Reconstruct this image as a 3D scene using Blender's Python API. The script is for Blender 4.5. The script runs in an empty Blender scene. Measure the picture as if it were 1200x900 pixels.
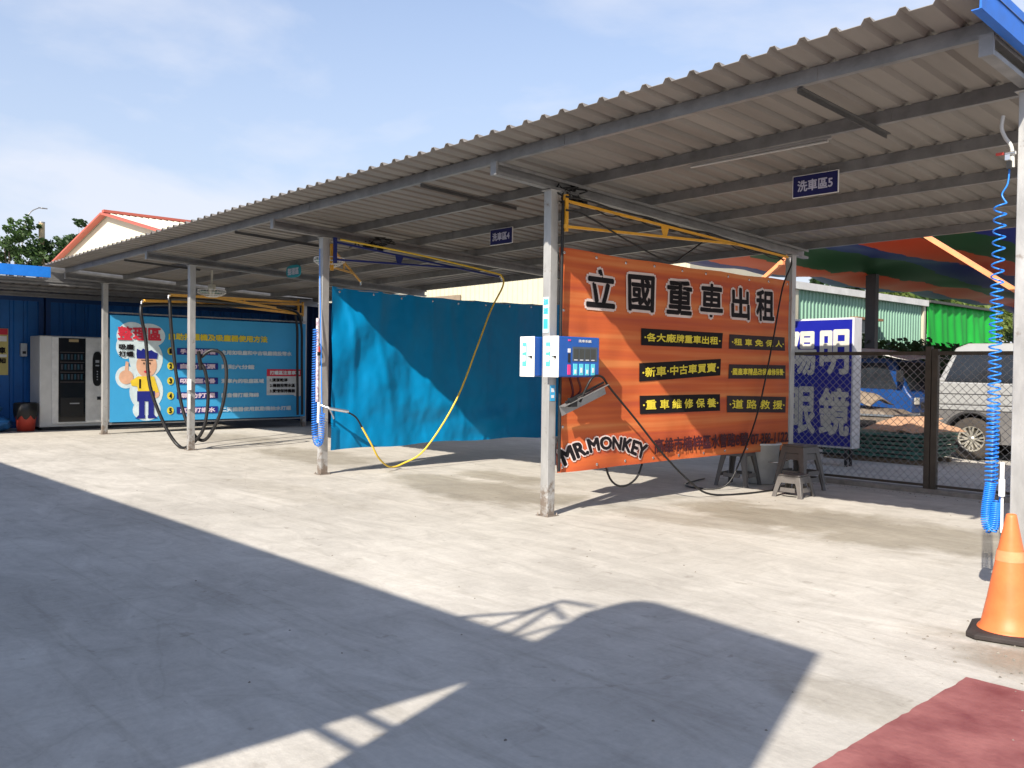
import bpy, math, random
from mathutils import Vector, Matrix, noise
SC = bpy.context.scene
COL = SC.collection
rnd = random.Random(7)
R = math.radians

# ------------------------------------------------------------------ camera
def setup_camera():
    yaw, pitch, roll = .7478, -.0181, .0125
    F = Vector((-math.cos(yaw)*math.cos(pitch), math.sin(yaw)*math.cos(pitch), math.sin(pitch)))
    Rt = F.cross(Vector((0, 0, 1))).normalized(); U = Rt.cross(F)
    R2 = Rt*math.cos(roll)+U*math.sin(roll); U2 = U*math.cos(roll)-Rt*math.sin(roll)
    cd = bpy.data.cameras.new('camera'); co = bpy.data.objects.new('camera', cd); COL.objects.link(co)
    m = Matrix((R2, U2, -F)).transposed().to_4x4(); m.translation = (0, 0, 1.5); co.matrix_world = m
    cd.sensor_width = 36; cd.lens = 1041.4/1200*36; cd.clip_end = 2000; cd.clip_start = .05
    SC.camera = co
setup_camera()

# ------------------------------------------------------------------ sky and sun
SUN = Vector((.45, -1.28, 1.0)).normalized()
EL = math.asin(SUN.z); AZ = math.atan2(SUN.x, SUN.y)
def setup_world():
    w = bpy.data.worlds.new('World'); SC.world = w; w.use_nodes = True
    nt = w.node_tree; N = nt.nodes; L = nt.links
    bg = N['Background']; bg.inputs[1].default_value = .15
    sky = N.new('ShaderNodeTexSky'); sky.sky_type = 'NISHITA'; sky.sun_disc = False
    sky.sun_elevation = EL; sky.sun_rotation = AZ; sky.air_density = 1.15; sky.dust_density = 1.0; sky.ozone_density = 2.2
    tc = N.new('ShaderNodeTexCoord')
    mp = N.new('ShaderNodeMapping'); mp.inputs['Scale'].default_value = (1.0, 1.0, 2.6); mp.inputs['Rotation'].default_value = (0, R(14), 0); mp.inputs['Location'].default_value = (6.8, 4.0, 9.2)
    n1 = N.new('ShaderNodeTexNoise'); n1.inputs['Scale'].default_value = 2.7; n1.inputs['Detail'].default_value = 8; n1.inputs['Roughness'].default_value = .52
    n1.inputs['Distortion'].default_value = .25
    cr = N.new('ShaderNodeValToRGB'); e = cr.color_ramp.elements
    e[0].position = .44; e[0].color = (.05, .05, .05, 1); e[1].position = .575; e[1].color = (.9, .9, .9, 1)
    mx = N.new('ShaderNodeMix'); mx.data_type = 'RGBA'
    # thin cirrus veil everywhere plus brighter cloud patches
    L.new(tc.outputs['Generated'], mp.inputs[0]); L.new(mp.outputs[0], n1.inputs['Vector']); L.new(n1.outputs[0], cr.inputs[0])
    sep = N.new('ShaderNodeSeparateXYZ'); L.new(tc.outputs['Generated'], sep.inputs[0])
    mr = N.new('ShaderNodeMapRange'); mr.inputs[1].default_value = .04; mr.inputs[2].default_value = .55; mr.inputs[3].default_value = .95; mr.inputs[4].default_value = .25
    L.new(sep.outputs[2], mr.inputs[0])
    ml = N.new('ShaderNodeMath'); ml.operation = 'MULTIPLY'; L.new(cr.outputs[0], ml.inputs[0]); L.new(mr.outputs[0], ml.inputs[1])
    L.new(ml.outputs[0], mx.inputs[0])
    tint = N.new('ShaderNodeMix'); tint.data_type = 'RGBA'; tint.blend_type = 'MULTIPLY'; tint.inputs[0].default_value = 1; tint.inputs[7].default_value = (.70, .69, .745, 1); L.new(sky.outputs[0], tint.inputs[6])
    hz = N.new('ShaderNodeMapRange'); hz.inputs[1].default_value = .02; hz.inputs[2].default_value = .55; hz.inputs[3].default_value = .9; hz.inputs[4].default_value = .08; L.new(sep.outputs[2], hz.inputs[0])
    veil = N.new('ShaderNodeMix'); veil.data_type = 'RGBA'; L.new(hz.outputs[0], veil.inputs[0]); L.new(tint.outputs[2], veil.inputs[6]); veil.inputs[7].default_value = (2.3, 2.6, 3.15, 1)
    L.new(veil.outputs[2], mx.inputs[6]); mx.inputs[7].default_value = (3.2, 3.3, 3.65, 1)
    L.new(mx.outputs[2], bg.inputs[0])
setup_world()
sl = bpy.data.lights.new('sun', 'SUN'); sl.energy = 4.5; sl.angle = R(.55); sl.color = (1, .915, .80)
so = bpy.data.objects.new('sun', sl); COL.objects.link(so); so.rotation_euler = SUN.to_track_quat('Z', 'Y').to_euler(); so.location = (4, -12, 12)
SC.view_settings.view_transform = 'Standard'; SC.view_settings.look = 'None'; SC.view_settings.gamma = 1
SC.view_settings.use_curve_mapping = False; SC.view_settings.exposure = .90

# ------------------------------------------------------------------ materials
MATS = {}
def mat(name, col, rough=.6, metal=0, var=.12, scale=6, bump=0, bscale=40, spec=.4, trans=0, emit=None, stretch=(1, 1, 1), col2=None, coat=0):
    if name in MATS: return MATS[name]
    m = bpy.data.materials.new(name); m.use_nodes = True; nt = m.node_tree; N = nt.nodes; L = nt.links
    b = N['Principled BSDF']; b.inputs['Roughness'].default_value = rough; b.inputs['Metallic'].default_value = metal
    b.inputs['Specular IOR Level'].default_value = spec; b.inputs['Coat Weight'].default_value = coat
    tc = N.new('ShaderNodeTexCoord'); mp = N.new('ShaderNodeMapping'); mp.inputs['Scale'].default_value = stretch
    L.new(tc.outputs['Object'], mp.inputs[0])
    n = N.new('ShaderNodeTexNoise'); n.inputs['Scale'].default_value = scale; n.inputs['Detail'].default_value = 6; n.inputs['Roughness'].default_value = .6
    L.new(mp.outputs[0], n.inputs['Vector'])
    cr = N.new('ShaderNodeValToRGB'); e = cr.color_ramp.elements
    e[0].position = .3; e[1].position = .72
    c2 = col2 or tuple(min(1, c*(1+var)) for c in col); c1 = tuple(c*(1-var) for c in col)
    e[0].color = (*c1, 1); e[1].color = (*c2, 1)
    L.new(n.outputs[0], cr.inputs[0]); L.new(cr.outputs[0], b.inputs['Base Color'])
    r2 = N.new('ShaderNodeMapRange'); r2.inputs[3].default_value = max(0, rough-.1); r2.inputs[4].default_value = min(1, rough+.12)
    L.new(n.outputs[0], r2.inputs[0]); L.new(r2.outputs[0], b.inputs['Roughness'])
    if bump:
        nb = N.new('ShaderNodeTexNoise'); nb.inputs['Scale'].default_value = bscale; nb.inputs['Detail'].default_value = 4
        L.new(mp.outputs[0], nb.inputs['Vector'])
        bp = N.new('ShaderNodeBump'); bp.inputs['Strength'].default_value = bump; bp.inputs['Distance'].default_value = .01
        L.new(nb.outputs[0], bp.inputs['Height']); L.new(bp.outputs[0], b.inputs['Normal'])
    if trans:
        tr = N.new('ShaderNodeBsdfTranslucent'); L.new(cr.outputs[0], tr.inputs[0])
        ms = N.new('ShaderNodeMixShader'); ms.inputs[0].default_value = trans
        L.new(b.outputs[0], ms.inputs[1]); L.new(tr.outputs[0], ms.inputs[2]); L.new(ms.outputs[0], N['Material Output'].inputs[0])
    MATS[name] = m
    return m

galv = mat('galvanised', (.27, .27, .27), .45, .55, .22, 5, .15, 60)
postm = mat('post_steel', (.44, .44, .43), .42, .45, .2, 7, .12, 50, stretch=(1, 1, .3))
roofm = mat('roof_sheet', (.235, .218, .20), .6, .15, .20, 2.6, .12, 8, stretch=(1, .12, 1))
def dirty_posts():
    nt = postm.node_tree; N = nt.nodes; L = nt.links; b = N['Principled BSDF']; src = b.inputs['Base Color'].links[0].from_socket
    tc = N.new('ShaderNodeTexCoord'); sp = N.new('ShaderNodeSeparateXYZ'); L.new(tc.outputs['Object'], sp.inputs[0])
    n = N.new('ShaderNodeTexNoise'); n.inputs['Scale'].default_value = 9; n.inputs['Detail'].default_value = 8; n.inputs['Roughness'].default_value = .7; L.new(tc.outputs['Object'], n.inputs['Vector'])
    a = N.new('ShaderNodeMapRange'); a.inputs[1].default_value = 0; a.inputs[2].default_value = .45; a.inputs[3].default_value = .26; a.inputs[4].default_value = 0; L.new(sp.outputs[2], a.inputs[0])
    ad = N.new('ShaderNodeMath'); ad.operation = 'ADD'; L.new(a.outputs[0], ad.inputs[0]); L.new(n.outputs[0], ad.inputs[1])
    r = N.new('ShaderNodeMapRange'); r.inputs[1].default_value = .60; r.inputs[2].default_value = .74; r.inputs[3].default_value = 0; r.inputs[4].default_value = .75; L.new(ad.outputs[0], r.inputs[0])
    m = N.new('ShaderNodeMix'); m.data_type = 'RGBA'; L.new(r.outputs[0], m.inputs[0]); L.new(src, m.inputs[6]); m.inputs[7].default_value = (.17, .115, .075, 1); L.new(m.outputs[2], b.inputs['Base Color'])
dirty_posts()
blackp = mat('black_rubber', (.012, .012, .013), .45, 0, .2, 20)
dark = mat('dark_gap', (.02, .02, .022), .7, 0, .3, 8)
white = mat('white_paint', (.78, .78, .76), .4, 0, .05, 9)
cream = mat('cream_sheet', (.50, .47, .35), .55, 0, .05, 2)
yellowp = mat('yellow_paint', (.72, .36, .03), .45, 0, .15, 8)
bluep = mat('blue_paint', (.02, .14, .55), .45, 0, .15, 8)
navyp = mat('navy_paint', (.012, .025, .16), .45, 0, .15, 8)
orangep = mat('orange_paint', (.80, .30, .13), .5, 0, .15, 6, .1)
blueh = mat('blue_hose', (.015, .20, .72), .32, 0, .1, 20, spec=.5)
yellowh = mat('yellow_hose', (.80, .56, .06), .4, 0, .12, 9)
chrome = mat('chrome', (.7, .7, .7), .2, .9, .1, 9)
glassd = mat('dark_glass', (.012, .014, .016), .08, 0, .2, 3, spec=.6)
txtw = mat('white_print', (.75, .75, .75), .6, 0, .04, 5)
txtk = mat('black_print', (.013, .011, .013), .6, 0, .1, 5, spec=.12)
txty = mat('yellow_print', (.75, .62, .05), .6, 0, .05, 5)
txtr = mat('red_print', (.62, .03, .06), .6, 0, .05, 5)
txtn = mat('navy_print', (.012, .02, .22), .5, 0, .05, 5)
redp = mat('red_paint', (.5, .05, .035), .5, 0, .1, 8)

# ------------------------------------------------------------------ mesh helpers
class MB:
    def __init__(s): s.v = []; s.f = []; s.sm = []
    def add(s, vs, fs, smooth=False):
        o = len(s.v); s.v += [tuple(v) for v in vs]; s.f += [tuple(i+o for i in f) for f in fs]; s.sm += [smooth]*len(fs); return s
    def box(s, x0, x1, y0, y1, z0, z1):
        if x0 > x1: x0, x1 = x1, x0
        if y0 > y1: y0, y1 = y1, y0
        if z0 > z1: z0, z1 = z1, z0
        v = [(x, y, z) for x in (x0, x1) for y in (y0, y1) for z in (z0, z1)]
        return s.add(v, [(0, 1, 3, 2), (4, 6, 7, 5), (0, 4, 5, 1), (2, 3, 7, 6), (0, 2, 6, 4), (1, 5, 7, 3)])
    def cbox(s, c, sz): return s.box(c[0]-sz[0]/2, c[0]+sz[0]/2, c[1]-sz[1]/2, c[1]+sz[1]/2, c[2]-sz[2]/2, c[2]+sz[2]/2)
    def beam(s, p, q, w, h, up=(0, 0, 1)):
        p = Vector(p); q = Vector(q); d = (q-p).normalized(); a = d.cross(Vector(up))
        if a.length < 1e-4: a = d.cross(Vector((0, 1, 0)))
        a.normalize(); b = a.cross(d).normalized(); v = []
        for P in (p, q):
            for i, j in ((-1, -1), (1, -1), (1, 1), (-1, 1)): v.append(P+a*w/2*i+b*h/2*j)
        return s.add(v, [(0, 1, 2, 3), (7, 6, 5, 4), (0, 4, 5, 1), (1, 5, 6, 2), (2, 6, 7, 3), (3, 7, 4, 0)])
    def channel(s, p, q, w, h, t=.006, side=1, up=(0, 0, 1)):
        """open C section: web plus two flanges and lips"""
        p = Vector(p); q = Vector(q); d = (q-p).normalized(); a = d.cross(Vector(up)).normalized(); b = a.cross(d).normalized()
        def bm(o1, ww, hh): s.beam(p+a*o1[0]+b*o1[1], q+a*o1[0]+b*o1[1], ww, hh, up)
        bm((-side*(w/2-t/2), 0), t, h-2*t-.0006)
        bm((0, h/2-t/2), w, t); bm((0, -h/2+t/2), w, t)
        bm((side*(w/2-t/2), h/2-t-.0125), t, .024); bm((side*(w/2-t/2), -h/2+t+.0125), t, .024)
        return s
    def tube(s, pts, r, n=8, closed=False, smooth_path=True, sub=5):
        P = [Vector(p) for p in pts]
        if smooth_path and len(P) > 2:
            Q = []
            for i in range(len(P)-1):
                a = P[max(i-1, 0)]; b = P[i]; c = P[i+1]; d = P[min(i+2, len(P)-1)]
                for k in range(sub):
                    t = k/sub; Q.append(.5*((2*b)+(c-a)*t+(2*a-5*b+4*c-d)*t*t+(3*b-a-3*c+d)*t**3))
            Q.append(P[-1]); P = Q
        nrm = None; vs = []; m = len(P)
        for i in range(m):
            t = (P[min(i+1, m-1)]-P[max(i-1, 0)])
            if t.length < 1e-9: t = Vector((0, 0, 1))
            t.normalize()
            if nrm is None:
                nrm = t.cross(Vector((0, 0, 1)))
                if nrm.length < .05: nrm = t.cross(Vector((0, 1, 0)))
                nrm.normalize()
            else:
                nrm = (nrm-t*nrm.dot(t))
                if nrm.length < 1e-6: nrm = t.cross(Vector((0, 1, .3)))
                nrm.normalize()
            bn = t.cross(nrm); rr = r if not callable(r) else r(i/(m-1))
            for k in range(n):
                a = 2*math.pi*k/n; vs.append(P[i]+(nrm*math.cos(a)+bn*math.sin(a))*rr)
        fs = [(i*n+k, i*n+(k+1) % n, (i+1)*n+(k+1) % n, (i+1)*n+k) for i in range(m-1) for k in range(n)]
        s.add(vs, fs, True); s.add([vs[k] for k in range(n)], [tuple(range(n))[::-1]]); s.add([vs[(m-1)*n+k] for k in range(n)], [tuple(range(n))])
        return s
    def cyl(s, p, q, r, n=16, r2=None):
        p = Vector(p); q = Vector(q); return s.tube([p, q], (lambda t: r+(r2-r)*t) if r2 is not None else r, n, smooth_path=False)
    def lathe(s, prof, c, n=28, axis='z'):
        vs = []
        for (r, h) in prof:
            for k in range(n):
                a = 2*math.pi*k/n; x, y = r*math.cos(a), r*math.sin(a)
                vs.append({'z': (c[0]+x, c[1]+y, c[2]+h), 'y': (c[0]+x, c[1]+h, c[2]+y), 'x': (c[0]+h, c[1]+x, c[2]+y)}[axis])
        fs = [(i*n+k, i*n+(k+1) % n, (i+1)*n+(k+1) % n, (i+1)*n+k) for i in range(len(prof)-1) for k in range(n)]
        return s.add(vs, fs, True)
    def prism(s, poly, fn, t0, t1):
        """poly 2D, fn(u,v,t)->3D"""
        n = len(poly); vs = [fn(u, v, t0) for u, v in poly]+[fn(u, v, t1) for u, v in poly]
        fs = [tuple(range(n))[::-1], tuple(range(n, 2*n))]+[(i, (i+1) % n, n+(i+1) % n, n+i) for i in range(n)]
        return s.add(vs, fs)
    def grid(s, fn, nu, nv, smooth=True):
        vs = [fn(i/nu, j/nv) for j in range(nv+1) for i in range(nu+1)]
        fs = [(j*(nu+1)+i, j*(nu+1)+i+1, (j+1)*(nu+1)+i+1, (j+1)*(nu+1)+i) for j in range(nv) for i in range(nu)]
        return s.add(vs, fs, smooth)

def obj(name, mb, m, parent=None, bevel=0, solid=0, loc=None):
    """one mesh object; coordinates in mb are world coordinates"""
    me = bpy.data.meshes.new(name)
    off = Vector(parent['_o']) if parent is not None else Vector(loc or (0, 0, 0))
    me.from_pydata([Vector(v)-off for v in mb.v], [], mb.f); me.update()
    for p, sflag in zip(me.polygons, mb.sm): p.use_smooth = sflag
    ms = m if isinstance(m, (list, tuple)) else [m]
    for q in ms: me.materials.append(q)
    o = bpy.data.objects.new(name, me); COL.objects.link(o)
    if parent is not None: o.parent = parent
    else: o.location = off
    o['_o'] = tuple(off)
    if bevel:
        b = o.modifiers.new('bevel', 'BEVEL'); b.width = bevel; b.segments = 2; b.limit_method = 'ANGLE'
    if solid:
        b = o.modifiers.new('solid', 'SOLIDIFY'); b.thickness = solid; b.offset = 0
    return o
def tag(o, label=None, cat=None, group=None, kind=None):
    if label: o['label'] = label
    if cat: o['category'] = cat
    if group: o['group'] = group
    if kind: o['kind'] = kind
    return o
def thing(name, loc, label, cat, group=None):
    o = bpy.data.objects.new(name, None); COL.objects.link(o); o.location = loc; o['_o'] = tuple(loc); o.empty_display_size = .2
    return tag(o, label, cat, group)
def kids(o): return [c for c in bpy.data.objects if c.parent == o]
def dup(root, loc, rotz=0, label=None):
    r = root.copy(); COL.objects.link(r); r.location = loc; r.rotation_euler = (0, 0, rotz)
    if label: r['label'] = label
    for ch in kids(root):
        c = ch.copy(); COL.objects.link(c); c.parent = r
        for g in kids(ch):
            d = g.copy(); COL.objects.link(d); d.parent = c
    return r

_tc = {}
def glyphs(body):
    if body in _tc: return _tc[body]
    cu = bpy.data.curves.new('lettering', 'FONT'); cu.body = body; cu.resolution_u = 3
    o = bpy.data.objects.new('lettering', cu); COL.objects.link(o); bpy.context.view_layer.update()
    me = bpy.data.meshes.new_from_object(o.evaluated_get(bpy.context.evaluated_depsgraph_get()))
    vs = [v.co.copy() for v in me.vertices]; fs = [tuple(p.vertices) for p in me.polygons]
    COL.objects.unlink(o); bpy.data.objects.remove(o); bpy.data.curves.remove(cu); bpy.data.meshes.remove(me)
    x0 = min(v.x for v in vs); x1 = max(v.x for v in vs); y0 = min(v.y for v in vs); y1 = max(v.y for v in vs)
    vs = [((v.x-x0)/(x1-x0), (v.y-y0)/(y1-y0)) for v in vs]
    _tc[body] = (vs, fs); return _tc[body]
def text(mb, body, fn, bold=0, bv=None, h0=0.0, n=8):
    """lettering laid on a surface: fn(u, v, h) -> 3D with u, v in 0..1; bold = stroke widening in u, bv in v"""
    vs, fs = glyphs(body); bv = bold if bv is None else bv
    shifts = [(0, 0)]
    if bold: shifts += [(bold*math.cos(2*math.pi*k/n), bv*math.sin(2*math.pi*k/n)) for k in range(n)]
    for k, (a, b) in enumerate(shifts):
        mb.add([fn(u+a, v+b, h0+k*.00012) for u, v in vs], fs)
    return mb

# ------------------------------------------------------------------ layout of the carport
PX = [-1.989-4.381*i for i in range(5)]           # post rows (X), front y = 6.42, rear y = 11.1
FY, BY = 6.42, 11.1
def rz(x, y): return 3.56-.045*(y-5.3)+.010*(x+9)

# ------------------------------------------------------------------ ground
def ground_material():
    m = bpy.data.materials.new('concrete_ground'); m.use_nodes = True; nt = m.node_tree; N = nt.nodes; L = nt.links
    b = N['Principled BSDF']; b.inputs['Specular IOR Level'].default_value = .3
    tc = N.new('ShaderNodeTexCoord')
    def noi(scale, det=6, rough=.6, st=(1, 1, 1), dist=0, rot=0):
        mp = N.new('ShaderNodeMapping'); mp.inputs['Scale'].default_value = st; mp.inputs['Rotation'].default_value = (0, 0, rot); L.new(tc.outputs['Object'], mp.inputs[0])
        n = N.new('ShaderNodeTexNoise'); n.inputs['Scale'].default_value = scale; n.inputs['Detail'].default_value = det; n.inputs['Roughness'].default_value = rough; n.inputs['Distortion'].default_value = dist
        L.new(mp.outputs[0], n.inputs['Vector']); return n.outputs[0]
    def ramp(x, a, b_, ca, cb):
        r = N.new('ShaderNodeValToRGB'); r.color_ramp.elements[0].position = a; r.color_ramp.elements[1].position = b_
        r.color_ramp.elements[0].color = (*ca, 1); r.color_ramp.elements[1].color = (*cb, 1); L.new(x, r.inputs[0]); return r.outputs[0]
    def mixc(f, a, b_, mode='MIX'):
        x = N.new('ShaderNodeMix'); x.data_type = 'RGBA'; x.blend_type = mode
        if isinstance(f, float): x.inputs[0].default_value = f
        else: L.new(f, x.inputs[0])
        L.new(a, x.inputs[6]); L.new(b_, x.inputs[7]); return x.outputs[2]
    base = ramp(noi(.45, 5, .6), .3, .7, (.41, .39, .35), (.57, .545, .495))
    swirl = ramp(noi(1.6, 9, .68, (1, 2.2, 1), 1.2, .4), .34, .66, (.80, .79, .775), (1.09, 1.085, 1.07))
    c = mixc(.85, base, swirl, 'MULTIPLY')
    fine = ramp(noi(26, 6, .75), .3, .7, (.88, .88, .88), (1.06, 1.06, 1.06)); c = mixc(.8, c, fine, 'MULTIPLY')
    speck = ramp(noi(9, 3, .5, (1, 1, 1), .5), .66, .74, (1, 1, 1), (.72, .70, .68)); c = mixc(.7, c, speck, 'MULTIPLY')
    streak = ramp(noi(2.4, 8, .7, (3.2, .35, 1), .8, .75), .50, .72, (1, 1, 1), (.80, .79, .76)); c = mixc(.45, c, streak, 'MULTIPLY')
    tyre = ramp(noi(3.0, 6, .62, (.12, 3.0, 1), .35, .12), .56, .66, (1, 1, 1), (.84, .83, .81)); c = mixc(.6, c, tyre, 'MULTIPLY')
    spots = ramp(noi(3.6, 5, .62, (1, 1, 1), .2), .67, .71, (1, 1, 1), (.66, .64, .60)); c = mixc(.55, c, spots, 'MULTIPLY')
    pale = ramp(noi(5.5, 7, .75, (1, 1.7, 1), .9, 1.1), .60, .70, (1, 1, 1), (1.13, 1.12, 1.10)); c = mixc(.55, c, pale, 'MULTIPLY')
    # damp, dirty stains left by washing inside the bays: blobs with noisy rims
    sx = N.new('ShaderNodeSeparateXYZ'); L.new(tc.outputs['Object'], sx.inputs[0])
    def mth(op, a, b_=None, c_=None):
        x = N.new('ShaderNodeMath'); x.operation = op
        for i, q in enumerate((a, b_, c_)):
            if q is None: continue
            if isinstance(q, (int, float)): x.inputs[i].default_value = q
            else: L.new(q, x.inputs[i])
        return x.outputs[0]
    wob = noi(1.3, 7, .65, (1, 1, 1), .6)
    tot = None
    for (cx, cy, rx, ry, amp) in ((-8.3, 7.1, 2.0, .75, .75), (-8.9, 8.2, 1.0, .4, .7), (-4.1, 8.3, 2.4, .85, .8), (-12.9, 7.6, 1.9, .7, .55), (-17.4, 8.1, 1.9, .7, .45), (-5.2, 7.4, 1.4, .35, .5), (-1.15, 5.15, .9, .45, .9), (-1.9, 3.9, .5, .25, .35), (-9.5, 5.2, 1.6, .4, .25), (-3.6, 8.9, 2.2, .3, .5)):
        dx = mth('DIVIDE', mth('SUBTRACT', sx.outputs[0], cx), rx); dy = mth('DIVIDE', mth('SUBTRACT', sx.outputs[1], cy), ry)
        d = mth('SQRT', mth('ADD', mth('MULTIPLY', dx, dx), mth('MULTIPLY', dy, dy)))
        d = mth('ADD', d, mth('MULTIPLY', mth('SUBTRACT', wob, .5), 2.2))
        mr = N.new('ShaderNodeMapRange'); mr.inputs[1].default_value = .6; mr.inputs[2].default_value = 1.15; mr.inputs[3].default_value = amp; mr.inputs[4].default_value = 0
        mr.interpolation_type = 'SMOOTHSTEP'; L.new(d, mr.inputs[0])
        tot = mr.outputs[0] if tot is None else mth('MAXIMUM', tot, mr.outputs[0])
    st = N.new('ShaderNodeMix'); st.data_type = 'RGBA'; st.blend_type = 'MULTIPLY'; L.new(tot, st.inputs[0]); L.new(c, st.inputs[6]); st.inputs[7].default_value = (.56, .53, .46, 1)
    c = st.outputs[2]
    # saw-cut joint and a few dark drips
    for (ax_, v_) in ((1, 5.02), (0, -8.55)):
        dj = mth('ABSOLUTE', mth('SUBTRACT', mth('ADD', sx.outputs[ax_], mth('MULTIPLY', mth('SUBTRACT', wob, .5), .012)), v_))
        jm = N.new('ShaderNodeMapRange'); jm.inputs[1].default_value = .002; jm.inputs[2].default_value = .006; jm.inputs[3].default_value = .16; jm.inputs[4].default_value = 0; L.new(dj, jm.inputs[0])
        jx = N.new('ShaderNodeMix'); jx.data_type = 'RGBA'; jx.blend_type = 'MULTIPLY'; L.new(jm.outputs[0], jx.inputs[0]); L.new(c, jx.inputs[6]); jx.inputs[7].default_value = (.3, .29, .27, 1); c = jx.outputs[2]
    # hairline cracks
    vo = N.new('ShaderNodeTexVoronoi'); vo.feature = 'DISTANCE_TO_EDGE'; vo.inputs['Scale'].default_value = .33
    mp = N.new('ShaderNodeMapping'); L.new(tc.outputs['Object'], mp.inputs[0])
    ad = N.new('ShaderNodeMix'); ad.data_type = 'RGBA'; ad.blend_type = 'LINEAR_LIGHT'; ad.inputs[0].default_value = .12
    nz = N.new('ShaderNodeTexNoise'); nz.inputs['Scale'].default_value = 1.4; nz.inputs['Detail'].default_value = 6; L.new(mp.outputs[0], nz.inputs['Vector'])
    L.new(mp.outputs[0], ad.inputs[6]); L.new(nz.outputs[1], ad.inputs[7]); L.new(ad.outputs[2], vo.inputs['Vector'])
    crk = ramp(vo.outputs[0], .0, .0035, (.74, .72, .70), (1, 1, 1)); c = mixc(.28, c, crk, 'MULTIPLY')
    L.new(c, b.inputs['Base Color'])
    rr = N.new('ShaderNodeMapRange'); rr.inputs[3].default_value = .85; rr.inputs[4].default_value = .5; L.new(tot, rr.inputs[0]); L.new(rr.outputs[0], b.inputs['Roughness'])
    bp = N.new('ShaderNodeBump'); bp.inputs['Strength'].default_value = .35; bp.inputs['Distance'].default_value = .01
    L.new(noi(34, 8, .7), bp.inputs['Height']); L.new(bp.outputs[0], b.inputs['Normal'])
    return m
gm = MB(); gm.grid(lambda u, v: ((u-.5)*900, (v-.5)*900, 0), 30, 30, False)
tag(obj('ground', gm, ground_material()), kind='structure')
# red painted pad in front of the first bay
rp = mat('red_floor_paint', (.20, .052, .055), .65, 0, .22, 3.2, .35, 30, col2=(.33, .13, .12))
pad = MB(); pts = [(-1.66+.02*noise.noise(Vector((0, i*1.9, 0)))+.006*noise.noise(Vector((0, i*7.3, 2))), 4.62-i*.052) for i in range(111)]
pts += [(3.2, -1.1)]+[(3.2-i*.054, 4.70-.0009*i+.012*noise.noise(Vector((i*1.7, 5, 0)))) for i in range(90)]
pad.add([(x, y, .004) for x, y in pts], [tuple(range(len(pts)))])
tag(obj('painted_pad', pad, rp), kind='structure')
kerb = MB(); kerb.box(-6.9, -2.05, 11.28, 11.46, -.02, .06)
tag(obj('kerb', kerb, mat('kerb_concrete', (.24, .225, .20), .85, 0, .3, 9, .4, 30), bevel=.01), kind='structure')

gr_ = random.Random(11); h = MB()
for i in range(420):
    k = gr_.random()
    if k < .45: x, y = gr_.uniform(-6.8, -2.2), 11.2-abs(gr_.gauss(0, .18))
    elif k < .75: x, y = -1.3+gr_.gauss(0, .45), 5.1+gr_.gauss(0, .25)
    else: x, y = gr_.uniform(-14, 0), gr_.uniform(1.5, 10)
    r_ = gr_.uniform(.003, .011) if k < .75 else gr_.uniform(.003, .009); a = gr_.random()*6.28; vs = []
    for q in range(5): vs.append((x+r_*gr_.uniform(.7, 1.3)*math.cos(a+q*1.257), y+r_*gr_.uniform(.7, 1.3)*math.sin(a+q*1.257), .001))
    vs.append((x, y, r_*.9)); h.add(vs, [(q, (q+1) % 5, 5) for q in range(5)])
tag(obj('grit', h, mat('grit_stone', (.20, .18, .15), .9, 0, .4, 3)), 'small stones and grit scattered over the concrete', 'grit', kind='stuff')

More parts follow.
